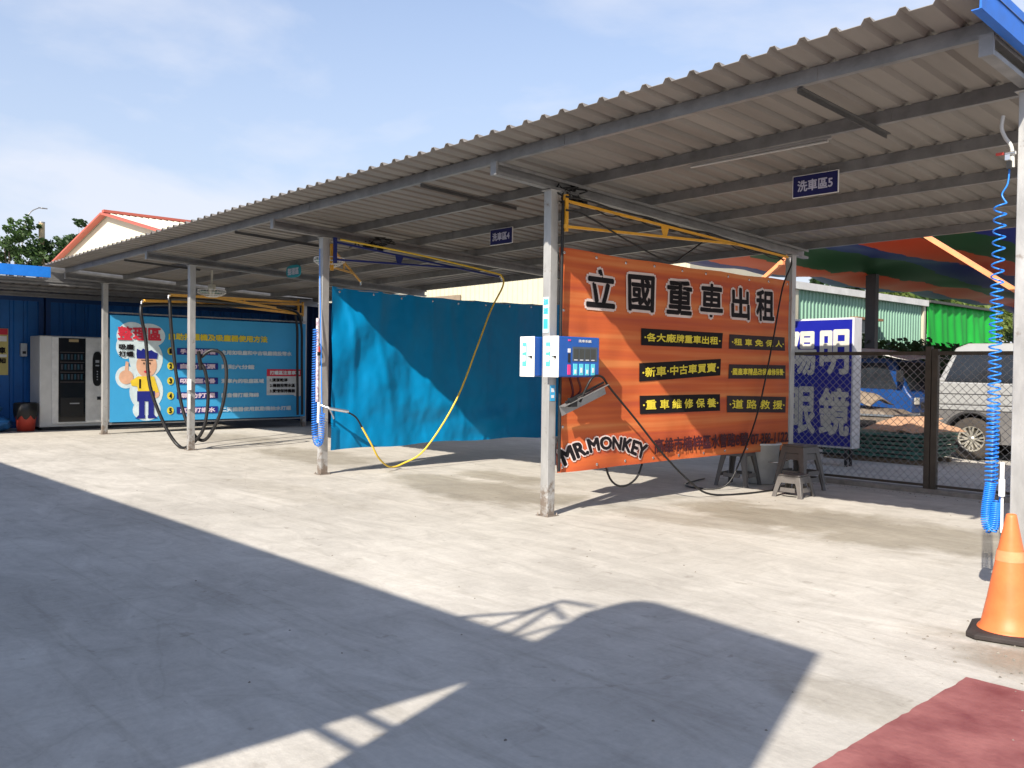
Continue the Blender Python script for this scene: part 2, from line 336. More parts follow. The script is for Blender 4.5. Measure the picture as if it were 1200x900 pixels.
# ------------------------------------------------------------------ carport
def build_carport():
    t = thing('carport', (-10.7, 8.4, 0), 'long grey metal carport on square posts, with a corrugated roof and blue end fascia', 'carport')
    # corrugated sheet: trapezoid ribs running from the front edge to the rear
    x0, x1, pitch = -19.75, -1.90, .2155; s = MB(); prof = []; x = x0
    while x < x1-.02:
        prof += [(x, 0), (x+.135, 0), (x+.157, .034), (x+.193, .034)]; x += pitch
    prof.append((x, 0))
    ys = [5.28, 7.4, 9.5, 11.62]; vs = []; n = len(prof)
    for th in (0, .0035):
        for y in ys:
            for (px_, h) in prof: vs.append((px_, y, rz(px_, y)+h+th+.004*noise.noise(Vector((px_*1.3, y*.7, 0)))))
    K = len(ys); fs = []
    for side in (0, 1):
        for j in range(K-1):
            for i in range(n-1):
                a = side*K*n+j*n+i; q = (a, a+1, a+n+1, a+n); fs.append(q if side else q[::-1])
    for i in range(n-1):
        a = i; b = K*n+i; fs.append((a, a+1, b+1, b)); a = (K-1)*n+i; b = K*n+a; fs.append((a, b, b+1, a+1))
    s.add(vs, fs); obj('roof_sheet', s, roofm, t)
    pys = [5.72, 6.87, 8.02, 9.17, 10.32, 11.47]
    for y in pys:
        p = MB()
        # two lengths with a small lap so the joints show
        p.channel((-19.7, y, rz(-19.7, y)-.053), (-1.93, y, rz(-1.93, y)-.053), .05, .10, side=-1)
        for xx in (-5.5, -3.1, -9.9, -14.3, -18.0): p.cbox((xx, y-.027, rz(xx, y)-.053), (.012, .006, .085))
        obj('purlin', p, galv, t)
    for x in PX:
        r = MB(); r.channel((x, 5.66, rz(x, 5.66)-.168), (x, 11.5, rz(x, 11.5)-.168), .075, .125, side=1)
        r.box(x-.041, x+.041, 5.63, 5.655, rz(x, 5.66)-.235, rz(x, 5.66)-.105)
        obj('rafter', r, galv, t)
        for y in (FY, BY):
            p = MB(); h = rz(x, y)-.235
            a = .052
            p.box(x-a, x+a, y-a, y+a, 0, h)
            p.box(x-.085, x+.085, y-.085, y+.085, 0, .009)
            p.box(x-.075, x+.075, y-.075, y+.075, h-.008, h+.0)
            for dx in (-.068, .068):
                for dy in (-.068, .068): p.cyl((x+dx, y+dy, .009), (x+dx, y+dy, .03), .008, 6)
            obj('post', p, postm, t, bevel=.006)
        for (y0, y1) in ((5.72, 6.9),):
            b = MB(); xx = x-1.25
            if xx > -19.6:
                b.beam((xx, y0, rz(xx, y0)-.112), (xx, y1+.22, rz(xx, y1)-.118), .04, .006); b.beam((xx-.017, y0, rz(xx, y0)-.13), (xx-.017, y1+.22, rz(xx, y1)-.136), .006, .032)
                obj('strap', b, mat('dark_steel', (.10, .10, .10), .5, .4, .2), t)
    e = MB(); e.beam((-1.875, 5.22, rz(-1.9, 5.22)-.03), (-1.875, 11.62, rz(-1.9, 11.62)-.03), .012, .19)
    e.beam((-1.92, 5.22, rz(-1.9, 5.22)+.068), (-1.92, 11.62, rz(-1.9, 11.62)+.068), .09, .006)
    e.beam((-1.90, 5.22, rz(-1.9, 5.22)-.123), (-1.90, 11.62, rz(-1.9, 11.62)-.123), .05, .006)
    obj('fascia', e, bluep, t)
    # light batten between two purlins, unlit tube
    l = MB(); z = rz(-4.3, 6.97)-.10
    l.box(-5.05, -3.62, 6.90, 6.925, z-.012, z+.012); obj('light_batten', l, mat('batten_grey', (.30, .29, .28), .5), t, bevel=.003)
    l2 = MB(); l2.cyl((-5.02, 6.912, z-.026), (-3.65, 6.912, z-.026), .011, 10); obj('light_tube', l2, mat('tube_glass', (.42, .41, .39), .3), t)
    # wiring clipped along the rafter over the second post
    for k in range(3):
        w = MB(); pt = []
        for i in range(13):
            y = 6.45+i*.36; pt.append((PX[1]+.06+.02*k, y, rz(PX[1], y)-.26-.085*abs(math.sin(i*1.35+k))-.015*k))
        w.tube(pt, .008, 6, sub=4); obj('cable', w, blackp, t)
    for (x, y) in ((PX[1], 6.62), (PX[2], 7.05)):
        w = MB(); r2 = random.Random(int(abs(x)*10))
        for k in range(9):
            a = Vector((x+r2.uniform(-.1, .14), y+r2.uniform(-.12, .35), rz(x, y)-.25+r2.uniform(-.03, .1)))
            pp = [a+Vector((r2.uniform(-.09, .09), r2.uniform(-.14, .14), r2.uniform(-.07, .05))) for _ in range(4)]
            w.tube(pp, .009, 6)
        for k in range(5): w.cbox((x+r2.uniform(-.06, .1), y+r2.uniform(-.1, .35), rz(x, y)-.27+r2.uniform(-.04, .02)), (.05, .07, .06))
        obj('wiring_cluster', w, blackp, t)
build_carport()

# ------------------------------------------------------------------ banners
def bslab(fn, x_off, nu=46, nv=24):
    """thin cloth, fn(u,v)->(y,z,dx); visible face towards +X"""
    return fn
def cloth(name, surf, m, nu=60, nv=30, parent=None, loc=None):
    mb = MB()
    for th, flip in ((0, 1), (-.003, 0)):
        vs = []
        for j in range(nv+1):
            for i in range(nu+1):
                p = surf(i/nu, j/nv, th); vs.append(p)
        fs = [(j*(nu+1)+i, j*(nu+1)+i+1, (j+1)*(nu+1)+i+1, (j+1)*(nu+1)+i) for j in range(nv) for i in range(nu)]
        if not flip: fs = [f[::-1] for f in fs]
        mb.add(vs, fs, True)
    return obj(name, mb, m, parent, loc=loc)

def stripes_material():
    m = bpy.data.materials.new('banner_orange'); m.use_nodes = True; nt = m.node_tree; N = nt.nodes; L = nt.links
    b = N['Principled BSDF']; b.inputs['Roughness'].default_value = .55; b.inputs['Specular IOR Level'].default_value = .25
    tc = N.new('ShaderNodeTexCoord'); mp = N.new('ShaderNodeMapping'); mp.inputs['Scale'].default_value = (0, .13, 5.0); L.new(tc.outputs['Object'], mp.inputs[0])
    n = N.new('ShaderNodeTexNoise'); n.inputs['Scale'].default_value = 1.5; n.inputs['Detail'].default_value = 3; n.inputs['Roughness'].default_value = .5; L.new(mp.outputs[0], n.inputs['Vector'])
    r = N.new('ShaderNodeValToRGB'); e = r.color_ramp.elements
    e[0].position = .36; e[0].color = (.46, .085, .036, 1); e[1].position = .66; e[1].color = (.66, .22, .07, 1)
    q = e.new(.5); q.color = (.58, .125, .035, 1)
    L.new(n.outputs[0], r.inputs[0]); L.new(r.outputs[0], b.inputs['Base Color'])
    tr = N.new('ShaderNodeBsdfTranslucent'); L.new(r.outputs[0], tr.inputs[0]); ms = N.new('ShaderNodeMixShader'); ms.inputs[0].default_value = .04
    L.new(b.outputs[0], ms.inputs[1]); L.new(tr.outputs[0], ms.inputs[2]); L.new(ms.outputs[0], N['Material Output'].inputs[0])
    return m

def build_orange_banner():
    X0 = -6.34; Y0, Y1, Z0, Z1 = 6.53, 11.03, .43, 2.74
    def S(y, z, h=0):
        u = (y-Y0)/(Y1-Y0); v = (z-Z0)/(Z1-Z0)
        zz = z-.025*math.sin(math.pi*u)*(v)+.02*math.sin(math.pi*u)*(1-v)+.006*math.sin(u*23)*(1 if v > .9 else 0)*v
        dx = .035*math.sin(math.pi*u)*(1-v*.5)+.012*math.sin(7*u+4*v)+.010*noise.noise(Vector((y*1.6, z*1.1, 3)))*2
        # creases radiating from the lower left tie and the upper corners
        dx += .016*math.sin((u*9-v*11)*1.7)*math.exp(-((u-.1)**2+(v-.1)**2)*14)+.004*math.sin((u+v)*30)*math.exp(-((u-.86)**2+(v-.55)**2)*30)
        dx += .010*math.sin(26*(u-.25*v))*math.exp(-((v-.03)**2)*60)
        dx += .010*noise.noise(Vector((y*4.2, z*2.2, 8)))+.05*math.exp(-((u-.02)/.03)**2)*(v-.3)**2*.6
        for (uc, am) in ((.11, .014), (.22, .010), (.44, .010), (.61, .014), (.80, .012)):
            q = (u-uc-.02*math.sin(v*3+uc*9))/.012; dx += am*math.exp(-q*q)*max(0, v-.35)
        return (X0+dx+h, y, zz)
    t = thing('banner', (X0, Y0, Z0), 'orange striped banner with large black characters tied between the posts', 'banner')
    cloth('sheet', lambda u, v, th: S(Y0+u*(Y1-Y0), Z0+v*(Z1-Z0), th), stripes_material(), 90, 46, t)
    gr = MB()
    for i in range(10):
        y = Y0+.06+i*(Y1-Y0-.12)/9
        for z in (Z0+.05, Z1-.05):
            p = S(y, z, .004); gr.lathe([(.006, 0), (.016, .002), (.016, 0)], p, 12, 'x')
    for z in (.9, 1.5, 2.1):
        p = S(Y0+.05, z, .004); gr.lathe([(.006, 0), (.016, .002), (.016, 0)], p, 12, 'x')
    obj('eyelets', gr, chrome, t)
    def put(body, y0, y1, z0, z1, mb, bold=0, h=.006, skew=0):
        W = y1-y0; H = z1-z0
        text(mb, body, lambda u, v, hh: S(y0+u*W, z0+v*H+skew*(u), h+hh), bold/W if W else 0, bold/H)
    wt = MB(); bk = MB()
    for ch, a, b in (('立', 6.93, 7.36), ('國', 7.61, 8.04), ('重', 8.27, 8.72), ('車', 8.92, 9.35), ('出', 9.57, 9.99), ('租', 10.18, 10.61)):
        put(ch, a, b, 2.17, 2.56, wt, .042, .006); put(ch, a, b, 2.17, 2.56, bk, .0125, .011)
    obj('lettering_outline', wt, mat('pale_print', (.66, .55, .52), .6), t); obj('lettering', bk, txtk, t)
    blk = MB(); yl = MB(); mu = MB()
    rows = (('‧各大廠牌重車出租‧', 7.84, 9.38, 1.79, 1.96, 0), ('‧租 車 免 保 人‧', 9.53, 10.92, 1.79, 1.95, 0),
            ('‧新車‧中古車買賣‧', 7.81, 9.37, 1.375, 1.56, .075), ('‧國產車精品改裝維修保養‧', 9.55, 10.93, 1.41, 1.57, 0),
            ('‧重 車 維 修 保 養‧', 7.82, 9.38, 1.005, 1.19, 0), ('‧道 路 救 援‧', 9.54, 10.94, .98, 1.17, -.03))
    for body, a, b, z0, z1, sk in rows:
        n = 60
        vs = [S(a+(b-a)*i/n, z0-.012+(z1-z0+.024)*j/4+sk*i/n, .007) for j in range(5) for i in range(n+1)]
        (mu if a > 9.4 else blk).add(vs, [(j*(n+1)+i, j*(n+1)+i+1, (j+1)*(n+1)+i+1, (j+1)*(n+1)+i) for j in range(4) for i in range(n)], True)
        put(body, a+.05, b-.05, z0+.038, z1-.038, yl, .0035, .013, sk)
    obj('black_strips', blk, txtk, t); obj('faded_strips', mu, mat('faded_black_print', (.045, .032, .036), .6, spec=.12), t)
    obj('yellow_lettering', yl, txty, t)
    ad = MB(); put('高雄市楠梓區水管路8號 07-358-1122', 8.05, 11.0, .53, .70, ad, .0065, .024)
    obj('address_lettering', ad, mat('maroon_print', (.05, .006, .012), .6), t)
    # arched Latin lettering with a pale edge
    def arch(y0, y1, zb, h):
        def f(u, v, hh):
            c = 1-(2*u-1)**2; y = y0+(y1-y0)*(u+.03*(v-.5)*(2*u-1)*2)
            return S(y, zb+.15*c-.03*u+h*v*(1-.18*c), .009+hh)
        return f
    a1 = MB(); a2 = MB()
    text(a1, 'MR.MONKEY', arch(6.58, 7.9, .50, .16), .020, .16)
    f = arch(6.58, 7.9, .50, .16); text(a2, 'MR.MONKEY', lambda u, v, hh: f(u, v, hh+.004), .009, .055)
    obj('arched_lettering_outline', a1, mat('pale_print', (.66, .55, .52)), t); obj('arched_lettering', a2, txtk, t)
build_orange_banner()

def build_tarp():
    X0 = -10.72; Y0, Y1 = 6.53, 11.05
    def S(u, v, th):
        y = Y0+u*(Y1-Y0); zt = 2.60-.045*math.sin(math.pi*u)-.012*abs(math.sin(u*math.pi*7)); zb = .325+.03*math.sin(math.pi*u)+.012*math.sin(u*19)
        z = zb+(zt-zb)*v
        hang = .35+.65*v
        d = .022*math.sin(u*31+2.5*math.sin(v*2.2))*hang*(.5+.5*math.sin(u*5.2+1)**2)
        for (uc, wd, am, sl) in ((.06, .012, .035, .03), (.17, .014, .03, .05), (.30, .02, .032, -.03), (.40, .010, .02, -.06), (.47, .014, .03, .05), (.62, .012, .018, .02), (.78, .014, .022, -.03), (.90, .012, .02, .02)):
            q = (u-uc-sl*(1-v)+.01*math.sin(v*6+uc*20))/wd; d += .6*am*math.exp(-q*q)*(.25+.75*v)
        d += .05*math.sin(math.pi*u)*(1-v)+.05*noise.noise(Vector((y*1.2, z*.9, 1)))+.012*noise.noise(Vector((y*5, z*3.5, 4)))+.006*noise.noise(Vector((y*13, z*9, 7)))
        d += .03*math.sin((v*14+u*9))*math.exp(-((u-.40)**2*9+(v-.08)**2*14)); d += .03*math.sin((u*32-v*10))*math.exp(-((u-.12)**2*30+(v-.7)**2*5))
        d += .02*math.sin(v*26-u*13)*math.exp(-((u-.62)**2*20+(v-.16)**2*40))
        return (X0+d+th, y, z)
    t = thing('tarp', (X0, Y0, .33), 'plain bright blue tarpaulin hung as a wall between two posts', 'tarpaulin')
    cloth('sheet', S, mat('blue_tarp', (.0, .22, .48), .42, 0, .06, 3, .05, 12, spec=.25, trans=.08), 130, 60, t)
    g = MB(); g.tube([(X0-.03, Y0-.1, 2.63)]+[S(k/12, .995, -.008) for k in range(13)]+[(X0-.03, Y1+.05, 2.60)], .006, 6); obj('rope', g, mat('rope', (.30, .31, .30), .8), t)
    g = MB()
    for k in range(9):
        p = S(.03+k*.1175, .975, .004); g.lathe([(.006, 0), (.016, .002), (.016, 0)], p, 12, 'x')
    obj('eyelets', g, chrome, t)
build_tarp()

def build_wall_banner():
    X0 = -19.44; Y0, Y1, Z0, Z1 = 6.50, 11.11, .25, 2.51
    def S(y, z, h=0):
        u = (y-Y0)/(Y1-Y0); v = (z-Z0)/(Z1-Z0)
        return (X0+h+.012*noise.noise(Vector((y*.8, z*.8, 9))), y, z)
    t = thing('instruction_banner', (X0, Y0, Z0), 'light blue printed instruction banner with numbered rows and a cartoon worker', 'banner')
    cloth('sheet', lambda u, v, th: S(Y0+u*(Y1-Y0), Z0+v*(Z1-Z0), th), mat('banner_blue', (.05, .36, .68), .5, 0, .10, .8, spec=.3), 30, 14, t)
    def put(body, y0, y1, z0, z1, mb, bold=0, h=.012):
        W = y1-y0; H = z1-z0; text(mb, body, lambda u, v, hh: S(y0+u*W, z0+v*H, h+hh*3), bold/W, bold/H)
    def disc(mb, cy, cz, ry, rz_, h, n=28, a0=0, a1=2*math.pi):
        mb.add([S(cy, cz, h)]+[S(cy+ry*math.cos(a0+(a1-a0)*k/n), cz+rz_*math.sin(a0+(a1-a0)*k/n), h) for k in range(n+1)], [(0, 1+k, 2+k) for k in range(n)])
    def rect(mb, y0, y1, z0, z1, h): mb.add([S(y0, z0, h), S(y1, z0, h), S(y1, z1, h), S(y0, z1, h)], [(0, 1, 2, 3)])
    def poly(mb, ps, h): mb.add([S(y, z, h) for y, z in ps], [tuple(range(len(ps)))])
    b = MB()   # pale bubble and glow round the worker
    for q in ((6.95, 2.08, .32, .3), (7.3, 2.1, .36, .26), (6.82, 1.85, .2, .26), (7.25, 1.6, .36, .42), (6.83, 1.2, .22, .24), (7.26, .9, .36, .42), (7.27, .5, .3, .24)): disc(b, *q, .003+.0004*q[2])
    obj('pale_shape', b, mat('pale_cyan_print', (.62, .74, .78), .6), t)
    r = MB(); put('整理區', 6.66, 7.56, 2.0, 2.27, r, .012); obj('red_lettering', r, txtr, t)
    k = MB(); put('吸塵', 6.68, 6.98, 1.79, 1.90, k, .006); put('打蠟', 6.68, 6.98, 1.64, 1.75, k, .006); obj('small_black_lettering', k, txtk, t)
    skin = MB(); disc(skin, 7.26, 1.46, .22, .26, .008); disc(skin, 6.83, 1.2, .15, .15, .008); poly(skin, [(6.79, 1.28), (6.87, 1.28), (6.88, 1.52), (6.82, 1.54)], .0085); disc(skin, 7.46, .84, .08, .09, .008)
    obj('skin_print', skin, mat('skin_print', (.72, .42, .28), .6), t)
    nv = MB(); poly(nv, [(7.05, 1.60), (7.48, 1.60), (7.5, 1.72), (7.42, 1.75), (7.36, 1.79), (7.28, 1.76), (7.18, 1.82), (7.14, 1.77), (7.05, 1.81), (7.04, 1.70)], .011)
    poly(nv, [(7.06, .68), (7.44, .68), (7.44, .90), (7.06, .90)], .011); poly(nv, [(7.10, .36), (7.22, .36), (7.22, .70), (7.10, .70)], .0112); poly(nv, [(7.30, .36), (7.42, .36), (7.42, .70), (7.30, .70)], .0112)
    poly(nv, [(7.02, .31), (7.23, .31), (7.23, .38), (7.1, .39)], .0114); poly(nv, [(7.29, .31), (7.5, .31), (7.42, .39), (7.29, .38)], .0114)
    obj('navy_print', nv, txtn, t)
    yl = MB(); poly(yl, [(6.92, 1.12), (7.08, 1.22), (7.42, 1.22), (7.53, .88), (7.42, .86), (7.42, .90), (7.08, .90), (7.06, 1.0), (6.94, 1.02)], .0095); obj('yellow_shirt_print', yl, mat('shirt_yellow', (.8, .58, .04), .6), t)
    fc = MB(); disc(fc, 7.20, 1.5, .015, .025, .012, 8); disc(fc, 7.33, 1.5, .015, .025, .012, 8); rect(fc, 7.14, 7.23, 1.56, 1.575, .012); rect(fc, 7.30, 7.39, 1.56, 1.575, .012); rect(fc, 7.1, 7.14, .96, 1.16, .012)
    obj('face_marks', fc, txtk, t)
    mo = MB(); disc(mo, 7.27, 1.32, .07, .03, .012, 12); obj('mouth_print', mo, txtr, t)
    ye = MB(); put('自助打蠟機及吸塵器使用方法', 7.74, 10.08, 2.03, 2.17, ye, .008); 
    nb = MB(); wt = MB(); dn = MB(); pk = MB()
    rows = [('手巾機投幣機', '主用如吸塵和中古吸塵機投幣水', 8.95, 10.72), ('自動電源', '兩則六分鐘', 8.95, 9.75), ('吸塵器', '清車內的吸塵區域', 8.95, 10.0), ('氣動打蠟', '請自備打蠟海綿', 8.95, 9.87), ('氣動打蠟水', '二天機器使用氣動機抽水打蠟', 8.95, 10.72)]
    for i, (p, w, a, b_) in enumerate(rows):
        zc = 1.775-i*.327
        disc(ye, 7.78, zc, .075, .085, .010); put(str(i+1), 7.755, 7.805, zc-.05, zc+.05, dn, .008, .014)
        rect(nb, 7.92, 8.87, zc-.075, zc+.075, .010); put(p, 8.0, 8.80, zc-.05, zc+.05, pk, .006, .014)
        put(w, a, b_, zc-.05, zc+.045, wt, .006, .012)
    obj('yellow_print', ye, txty, t); obj('navy_strips', nb, txtn, t); obj('number_print', dn, txtk, t); obj('row_lettering', wt, mat('soft_white_print', (.62, .7, .74), .6), t); obj('pink_lettering', pk, mat('pink_print', (.74, .6, .72), .6), t)
    bx = MB(); rect(bx, 10.08, 11.03, .78, 1.23, .006); disc(bx, 10.9, .82, .13, .08, .0062); obj('note_panel', bx, mat('note_white', (.60, .62, .62), .6), t)
    bh = MB(); rect(bh, 10.08, 11.03, 1.23, 1.40, .007); obj('note_header', bh, txtr, t)
    hn = MB(); put('打蠟區注意事項', 10.16, 10.95, 1.27, 1.36, hn, .005); obj('note_header_lettering', hn, txtw, t)
    ln = MB()
    for i, (s_, b_) in enumerate((('1.清潔乾淨', 10.62), ('2.機器投幣水區', 10.82), ('3.愛惜保持機器', 10.82))): put(s_, 10.16, b_, 1.10-i*.13, 1.18-i*.13, ln, .004)
    obj('note_lettering', ln, txtk, t)
    fr = MB(); fr.beam((X0-.035, Y0, Z1+.05), (X0-.035, Y1, Z1+.05), .03, .03); fr.beam((X0-.035, Y0, Z0-.04), (X0-.035, Y1, Z0-.04), .03, .03); obj('hanging_rails', fr, galv, t)
build_wall_banner()

# ------------------------------------------------------------------ signs under the roof
def bay_sign(x0, x1, y, zc, h, body, label, m, back, tilt=0, oval=False):
    t = thing('hanging_sign', ((x0+x1)/2, y, zc), label, 'sign', 'bay signs under the carport roof')
    p = MB()
    if oval:
        p.prism([((x0+x1)/2+(x1-x0)/2*math.copysign(abs(math.cos(a))**.6, math.cos(a)), zc+h/2*math.copysign(abs(math.sin(a))**.6, math.sin(a))) for a in [2*math.pi*k/28 for k in range(28)]], lambda u, v, s: (u, y+s, v), -.01, .01)
    else: p.box(x0, x1, y-.008, y+.008, zc-h/2, zc+h/2)
    obj('panel', p, m, t)
    b = MB(); xs = ((x0*.8+x1*.2), (x0*.2+x1*.8))
    for x in xs: b.beam((x, y, zc+h/2), (x, y, rz(x, y)-.02), .006, .006)
    obj('hangers', b, galv, t)
    if not oval:
        w = MB(); w.box(x0-.006, x1+.006, y-.007, y+.007, zc-h/2-.006, zc-h/2-.0005); w.box(x0-.006, x0-.0005, y-.007, y+.007, zc-h/2, zc+h/2+.006)
        w.box(x1+.0005, x1+.006, y-.007, y+.007, zc-h/2, zc+h/2+.006); w.box(x0-.0, x1, y-.007, y+.007, zc+h/2+.0005, zc+h/2+.006); obj('edge_trim', w, white, t)
    l = MB(); W = (x1-x0)*.78; H = h*.52; xa = (x0+x1)/2-W/2; za = zc-H/2
    text(l, body, lambda u, v, hh: (xa+u*W, y-.011-hh, za+v*H), .008, .03); obj('lettering', l, back, t)
bay_sign(-4.55, -4.09, 7.95, 3.30, .20, '洗車區5', 'dark navy hanging sign lettered with the characters for bay 5', mat('sign_navy', (.012, .014, .10), .5), mat('sign_letter', (.55, .55, .68), .5))
bay_sign(-9.03, -8.60, 7.95, 3.25, .20, '洗車區4', 'dark navy hanging sign over the blue tarpaulin bay, smaller in view', mat('sign_navy', (.012, .014, .10), .5), mat('sign_letter', (.55, .55, .68), .5))
bay_sign(-14.6, -14.1, 7.95, 3.18, .22, '整理區', 'rounded teal hanging sign under the far end of the roof', mat('sign_teal', (.02, .26, .34), .5), mat('sign_letter', (.55, .55, .68), .5), oval=True)

# ------------------------------------------------------------------ control boxes on the second post
def control_boxes():
    bb = mat('box_blue', (.008, .09, .40), .35, 0, .08, 6, spec=.5); wb = mat('box_white', (.80, .80, .77), .35, 0, .04, 6)
    dk = mat('display_dark', (.05, .055, .05), .3); cy = mat('cyan_print', (.12, .62, .75), .5); grn = mat('green_print', (.10, .62, .42), .5)
    for i, (x0, x1, lab) in enumerate(((-6.30, -6.10, 'white and blue wash control box with four displays, nearer the orange banner'), (-6.64, -6.44, 'white wash control box on the blue tarpaulin side of the post'))):
        face = x1 if i == 0 else x0; s = 1 if i == 0 else -1
        t = thing('control_box', ((x0+x1)/2, 6.28, 1.42), lab, 'control box', 'wash control boxes on the carport post')
        b = MB(); b.box(x0, x1, 6.282, 6.88, 1.415, 1.82); obj('housing', b, bb, t, bevel=.012)
        w = MB(); w.box(x0-.004, x1+.004, 6.268, 6.281, 1.413, 1.822); obj('white_front', w, wb, t, bevel=.004)
        q = MB(); xm = x0+.06
        q.box(xm-.025, xm+.035, 6.264, 6.267, 1.52, 1.76); obj('green_label', q, grn, t)
        q2 = MB(); text(q2, '洗車', lambda u, v, hh: (xm-.018+u*.046, 6.263-hh, 1.66+v*.06), .06); text(q2, '操作', lambda u, v, hh: (xm-.018+u*.046, 6.263-hh, 1.57+v*.06), .06); obj('label_lettering', q2, txtw, t)
        q3 = MB(); q3.box(xm+.042, xm+.075, 6.264, 6.267, 1.55, 1.74); obj('label_strip', q3, mat('grey_print', (.45, .55, .58), .5), t)
        lk = MB(); lk.cyl((x1-.03, 6.268, 1.615), (x1-.03, 6.245, 1.615), .011, 10); lk.box(x1-.034, x1-.026, 6.215, 6.247, 1.611, 1.619); obj('lock', lk, dark, t)
        def fbox(mb, y0, y1, z0, z1, a=.0005, d=.004): mb.box(face+s*a, face+s*(a+d), y0, y1, z0, z1)
        d = MB()
        for k in range(4): fbox(d, 6.49+k*.085, 6.562+k*.085, 1.60, 1.70)
        obj('displays', d, dk, t)
        pn = MB(); fbox(pn, 6.475, 6.845, 1.575, 1.72, .0002, .0025); obj('display_panel', pn, mat('panel_grey', (.07, .09, .12), .4), t)
        c = MB()
        for k in range(4): fbox(c, 6.488+k*.088, 6.545+k*.088, 1.435, 1.55)
        obj('button_labels', c, cy, t)
        e = MB()
        for k in range(4): fbox(e, 6.503+k*.088, 6.53+k*.088, 1.45+.01*(k % 2), 1.49+.02*(k % 2), .0048, .002); fbox(e, 6.50+k*.085, 6.545+k*.085, 1.583, 1.592, .0035, .002)
        text(e, '洗車系統', lambda u, v, hh: (face+s*(.003+hh), 6.56+u*.19, 1.765+v*.028), .01); fbox(e, 6.408, 6.445, 1.66, 1.70); obj('white_marks', e, txtw, t)
        r_ = MB(); fbox(r_, 6.405, 6.448, 1.44, 1.54); fbox(r_, 6.41, 6.446, 1.775, 1.79); obj('pink_label', r_, mat('pink_label', (.75, .05, .22), .5), t)
        v = MB(); fbox(v, 6.41, 6.443, 1.56, 1.65); obj('coin_slot', v, dark, t)
control_boxes()

# ------------------------------------------------------------------ swinging booms
def boom(name, base, tip, m, label, group, drop=.26, gus=.38, th=.026):
    t = thing(name, base, label, 'boom', group)
    b = Vector(base); q = Vector(tip); br = MB(); br.beam(b-Vector((0, 0, drop+.05)), b+Vector((0, 0, .05)), .04, .04); br.cyl(b+Vector((0, 0, .03)), b+Vector((0, 0, .06)), .03, 12); br.cyl(b-Vector((0, 0, drop+.02)), b-Vector((0, 0, drop-.02)), .03, 12)
    obj('bracket', br, m, t)
    a = MB(); a.beam(b, q, th, th); obj('upper_arm', a, m, t)
    low = b-Vector((0, 0, drop)); j = b.lerp(q, .72)
    c = MB(); c.beam(low, j, th, th); obj('lower_arm', c, m, t)
    g = MB(); u = b.lerp(q, gus); l = low.lerp(j, gus/.72); d = (q-b).normalized()*.07
    s = (q-b).cross(Vector((0, 0, 1))).normalized()*.006
    g.add([u-d+s, u+d+s, l+d*.4+s, l-d*.4+s, u-d-s, u+d-s, l+d*.4-s, l-d*.4-s], [(0, 1, 2, 3), (7, 6, 5, 4), (0, 4, 5, 1), (1, 5, 6, 2), (2, 6, 7, 3), (3, 7, 4, 0)]); obj('gusset', g, m, t)
    e = MB(); e.tube([q, q+(q-b).normalized()*.05, q+(q-b).normalized()*.07-Vector((0, 0, .06))], .016, 8); obj('elbow', e, chrome, t)
    return t
G = 'swinging hose booms on the carport posts'
b1 = boom('swing_boom', (-6.27, 6.53, 3.20), (-6.22, 10.75, 3.02), yellowp, 'yellow triangular boom reaching over the orange banner', G)
h = MB(); pts = [(-6.24+.02*math.sin(i), 6.5+i*.35, 3.235-i*.015+.012*math.sin(i*2)) for i in range(13)]+[(-6.2, 10.82, 2.96), (-6.2, 10.6, 2.6), (-6.22, 10.42, 1.9), (-6.22, 10.1, 1.0), (-6.2, 9.7, .42), (-6.3, 9.5, .06), (-6.6, 9.3, .02), (-6.9, 9.5, .02), (-7.1, 10.2, .02)]
h.tube(pts, .011, 8); tag(obj('pressure_hose', h, blackp), 'thin black hose running along the yellow boom and down across the orange banner', 'hose', 'loose hoses in the wash bays')
h = MB(); h.tube([(-6.24, 6.50, 3.1), (-6.2, 6.75, 3.07), (-6.16, 7.4, 2.87), (-6.16, 8.1, 2.72), (-6.3, 8.6, 2.86), (-6.36, 9.1, 3.1)], .010, 8)
tag(obj('slack_hose', h, blackp), 'slack black hose hanging above the top edge of the orange banner', 'hose', 'loose hoses in the wash bays')
h = MB(); h.tube([(-6.16, 6.66, 1.16), (-6.08, 6.74, 1.40), (-6.08, 6.90, 1.42), (-6.14, 7.1, 1.30), (-6.16, 7.55, .96), (-6.15, 8.05, .54), (-6.1, 8.5, .2), (-6.1, 8.9, .03), (-5.95, 9.4, .012), (-5.9, 10.0, .012)], .012, 8)
tag(obj('gun_hose', h, blackp), 'black hose sloping from the metal gun holder across the banner lettering to the floor', 'hose', 'loose hoses in the wash bays')
h = MB(); h.tube([(-6.42, 7.3, .62), (-6.4, 7.42, .30), (-6.38, 7.62, .20), (-6.36, 7.85, .30), (-6.36, 7.98, .6)], .012, 8)
tag(obj('hose_loop', h, blackp), 'short black hose loop showing below the bottom edge of the orange banner', 'hose', 'loose hoses in the wash bays')
h = MB(); h.tube([(-6.29, 6.50, .45), (-6.29, 6.50, 1.4), (-6.29, 6.50, 2.4), (-6.28, 6.5, 3.2)], .017, 8)
tag(obj('conduit', h, blackp), 'black conduit running up the right side of the second post', 'conduit')
b2 = boom('swing_boom', (-6.47, 6.53, 3.16), (-9.6, 9.6, 2.98), yellowp, 'yellow boom on the far side of the second post, swung over the next bay', G)
b3 = boom('swing_boom', (-10.65, 6.53, 3.20), (-10.42, 9.35, 2.93), navyp, 'dark blue triangular boom carrying the yellow hose by the blue tarpaulin', G, .24, .36)
boom('swing_boom', (-10.85, 6.6, 3.14), (-13.2, 8.6, 2.98), yellowp, 'yellow triangular boom partly hidden behind the third post', G)
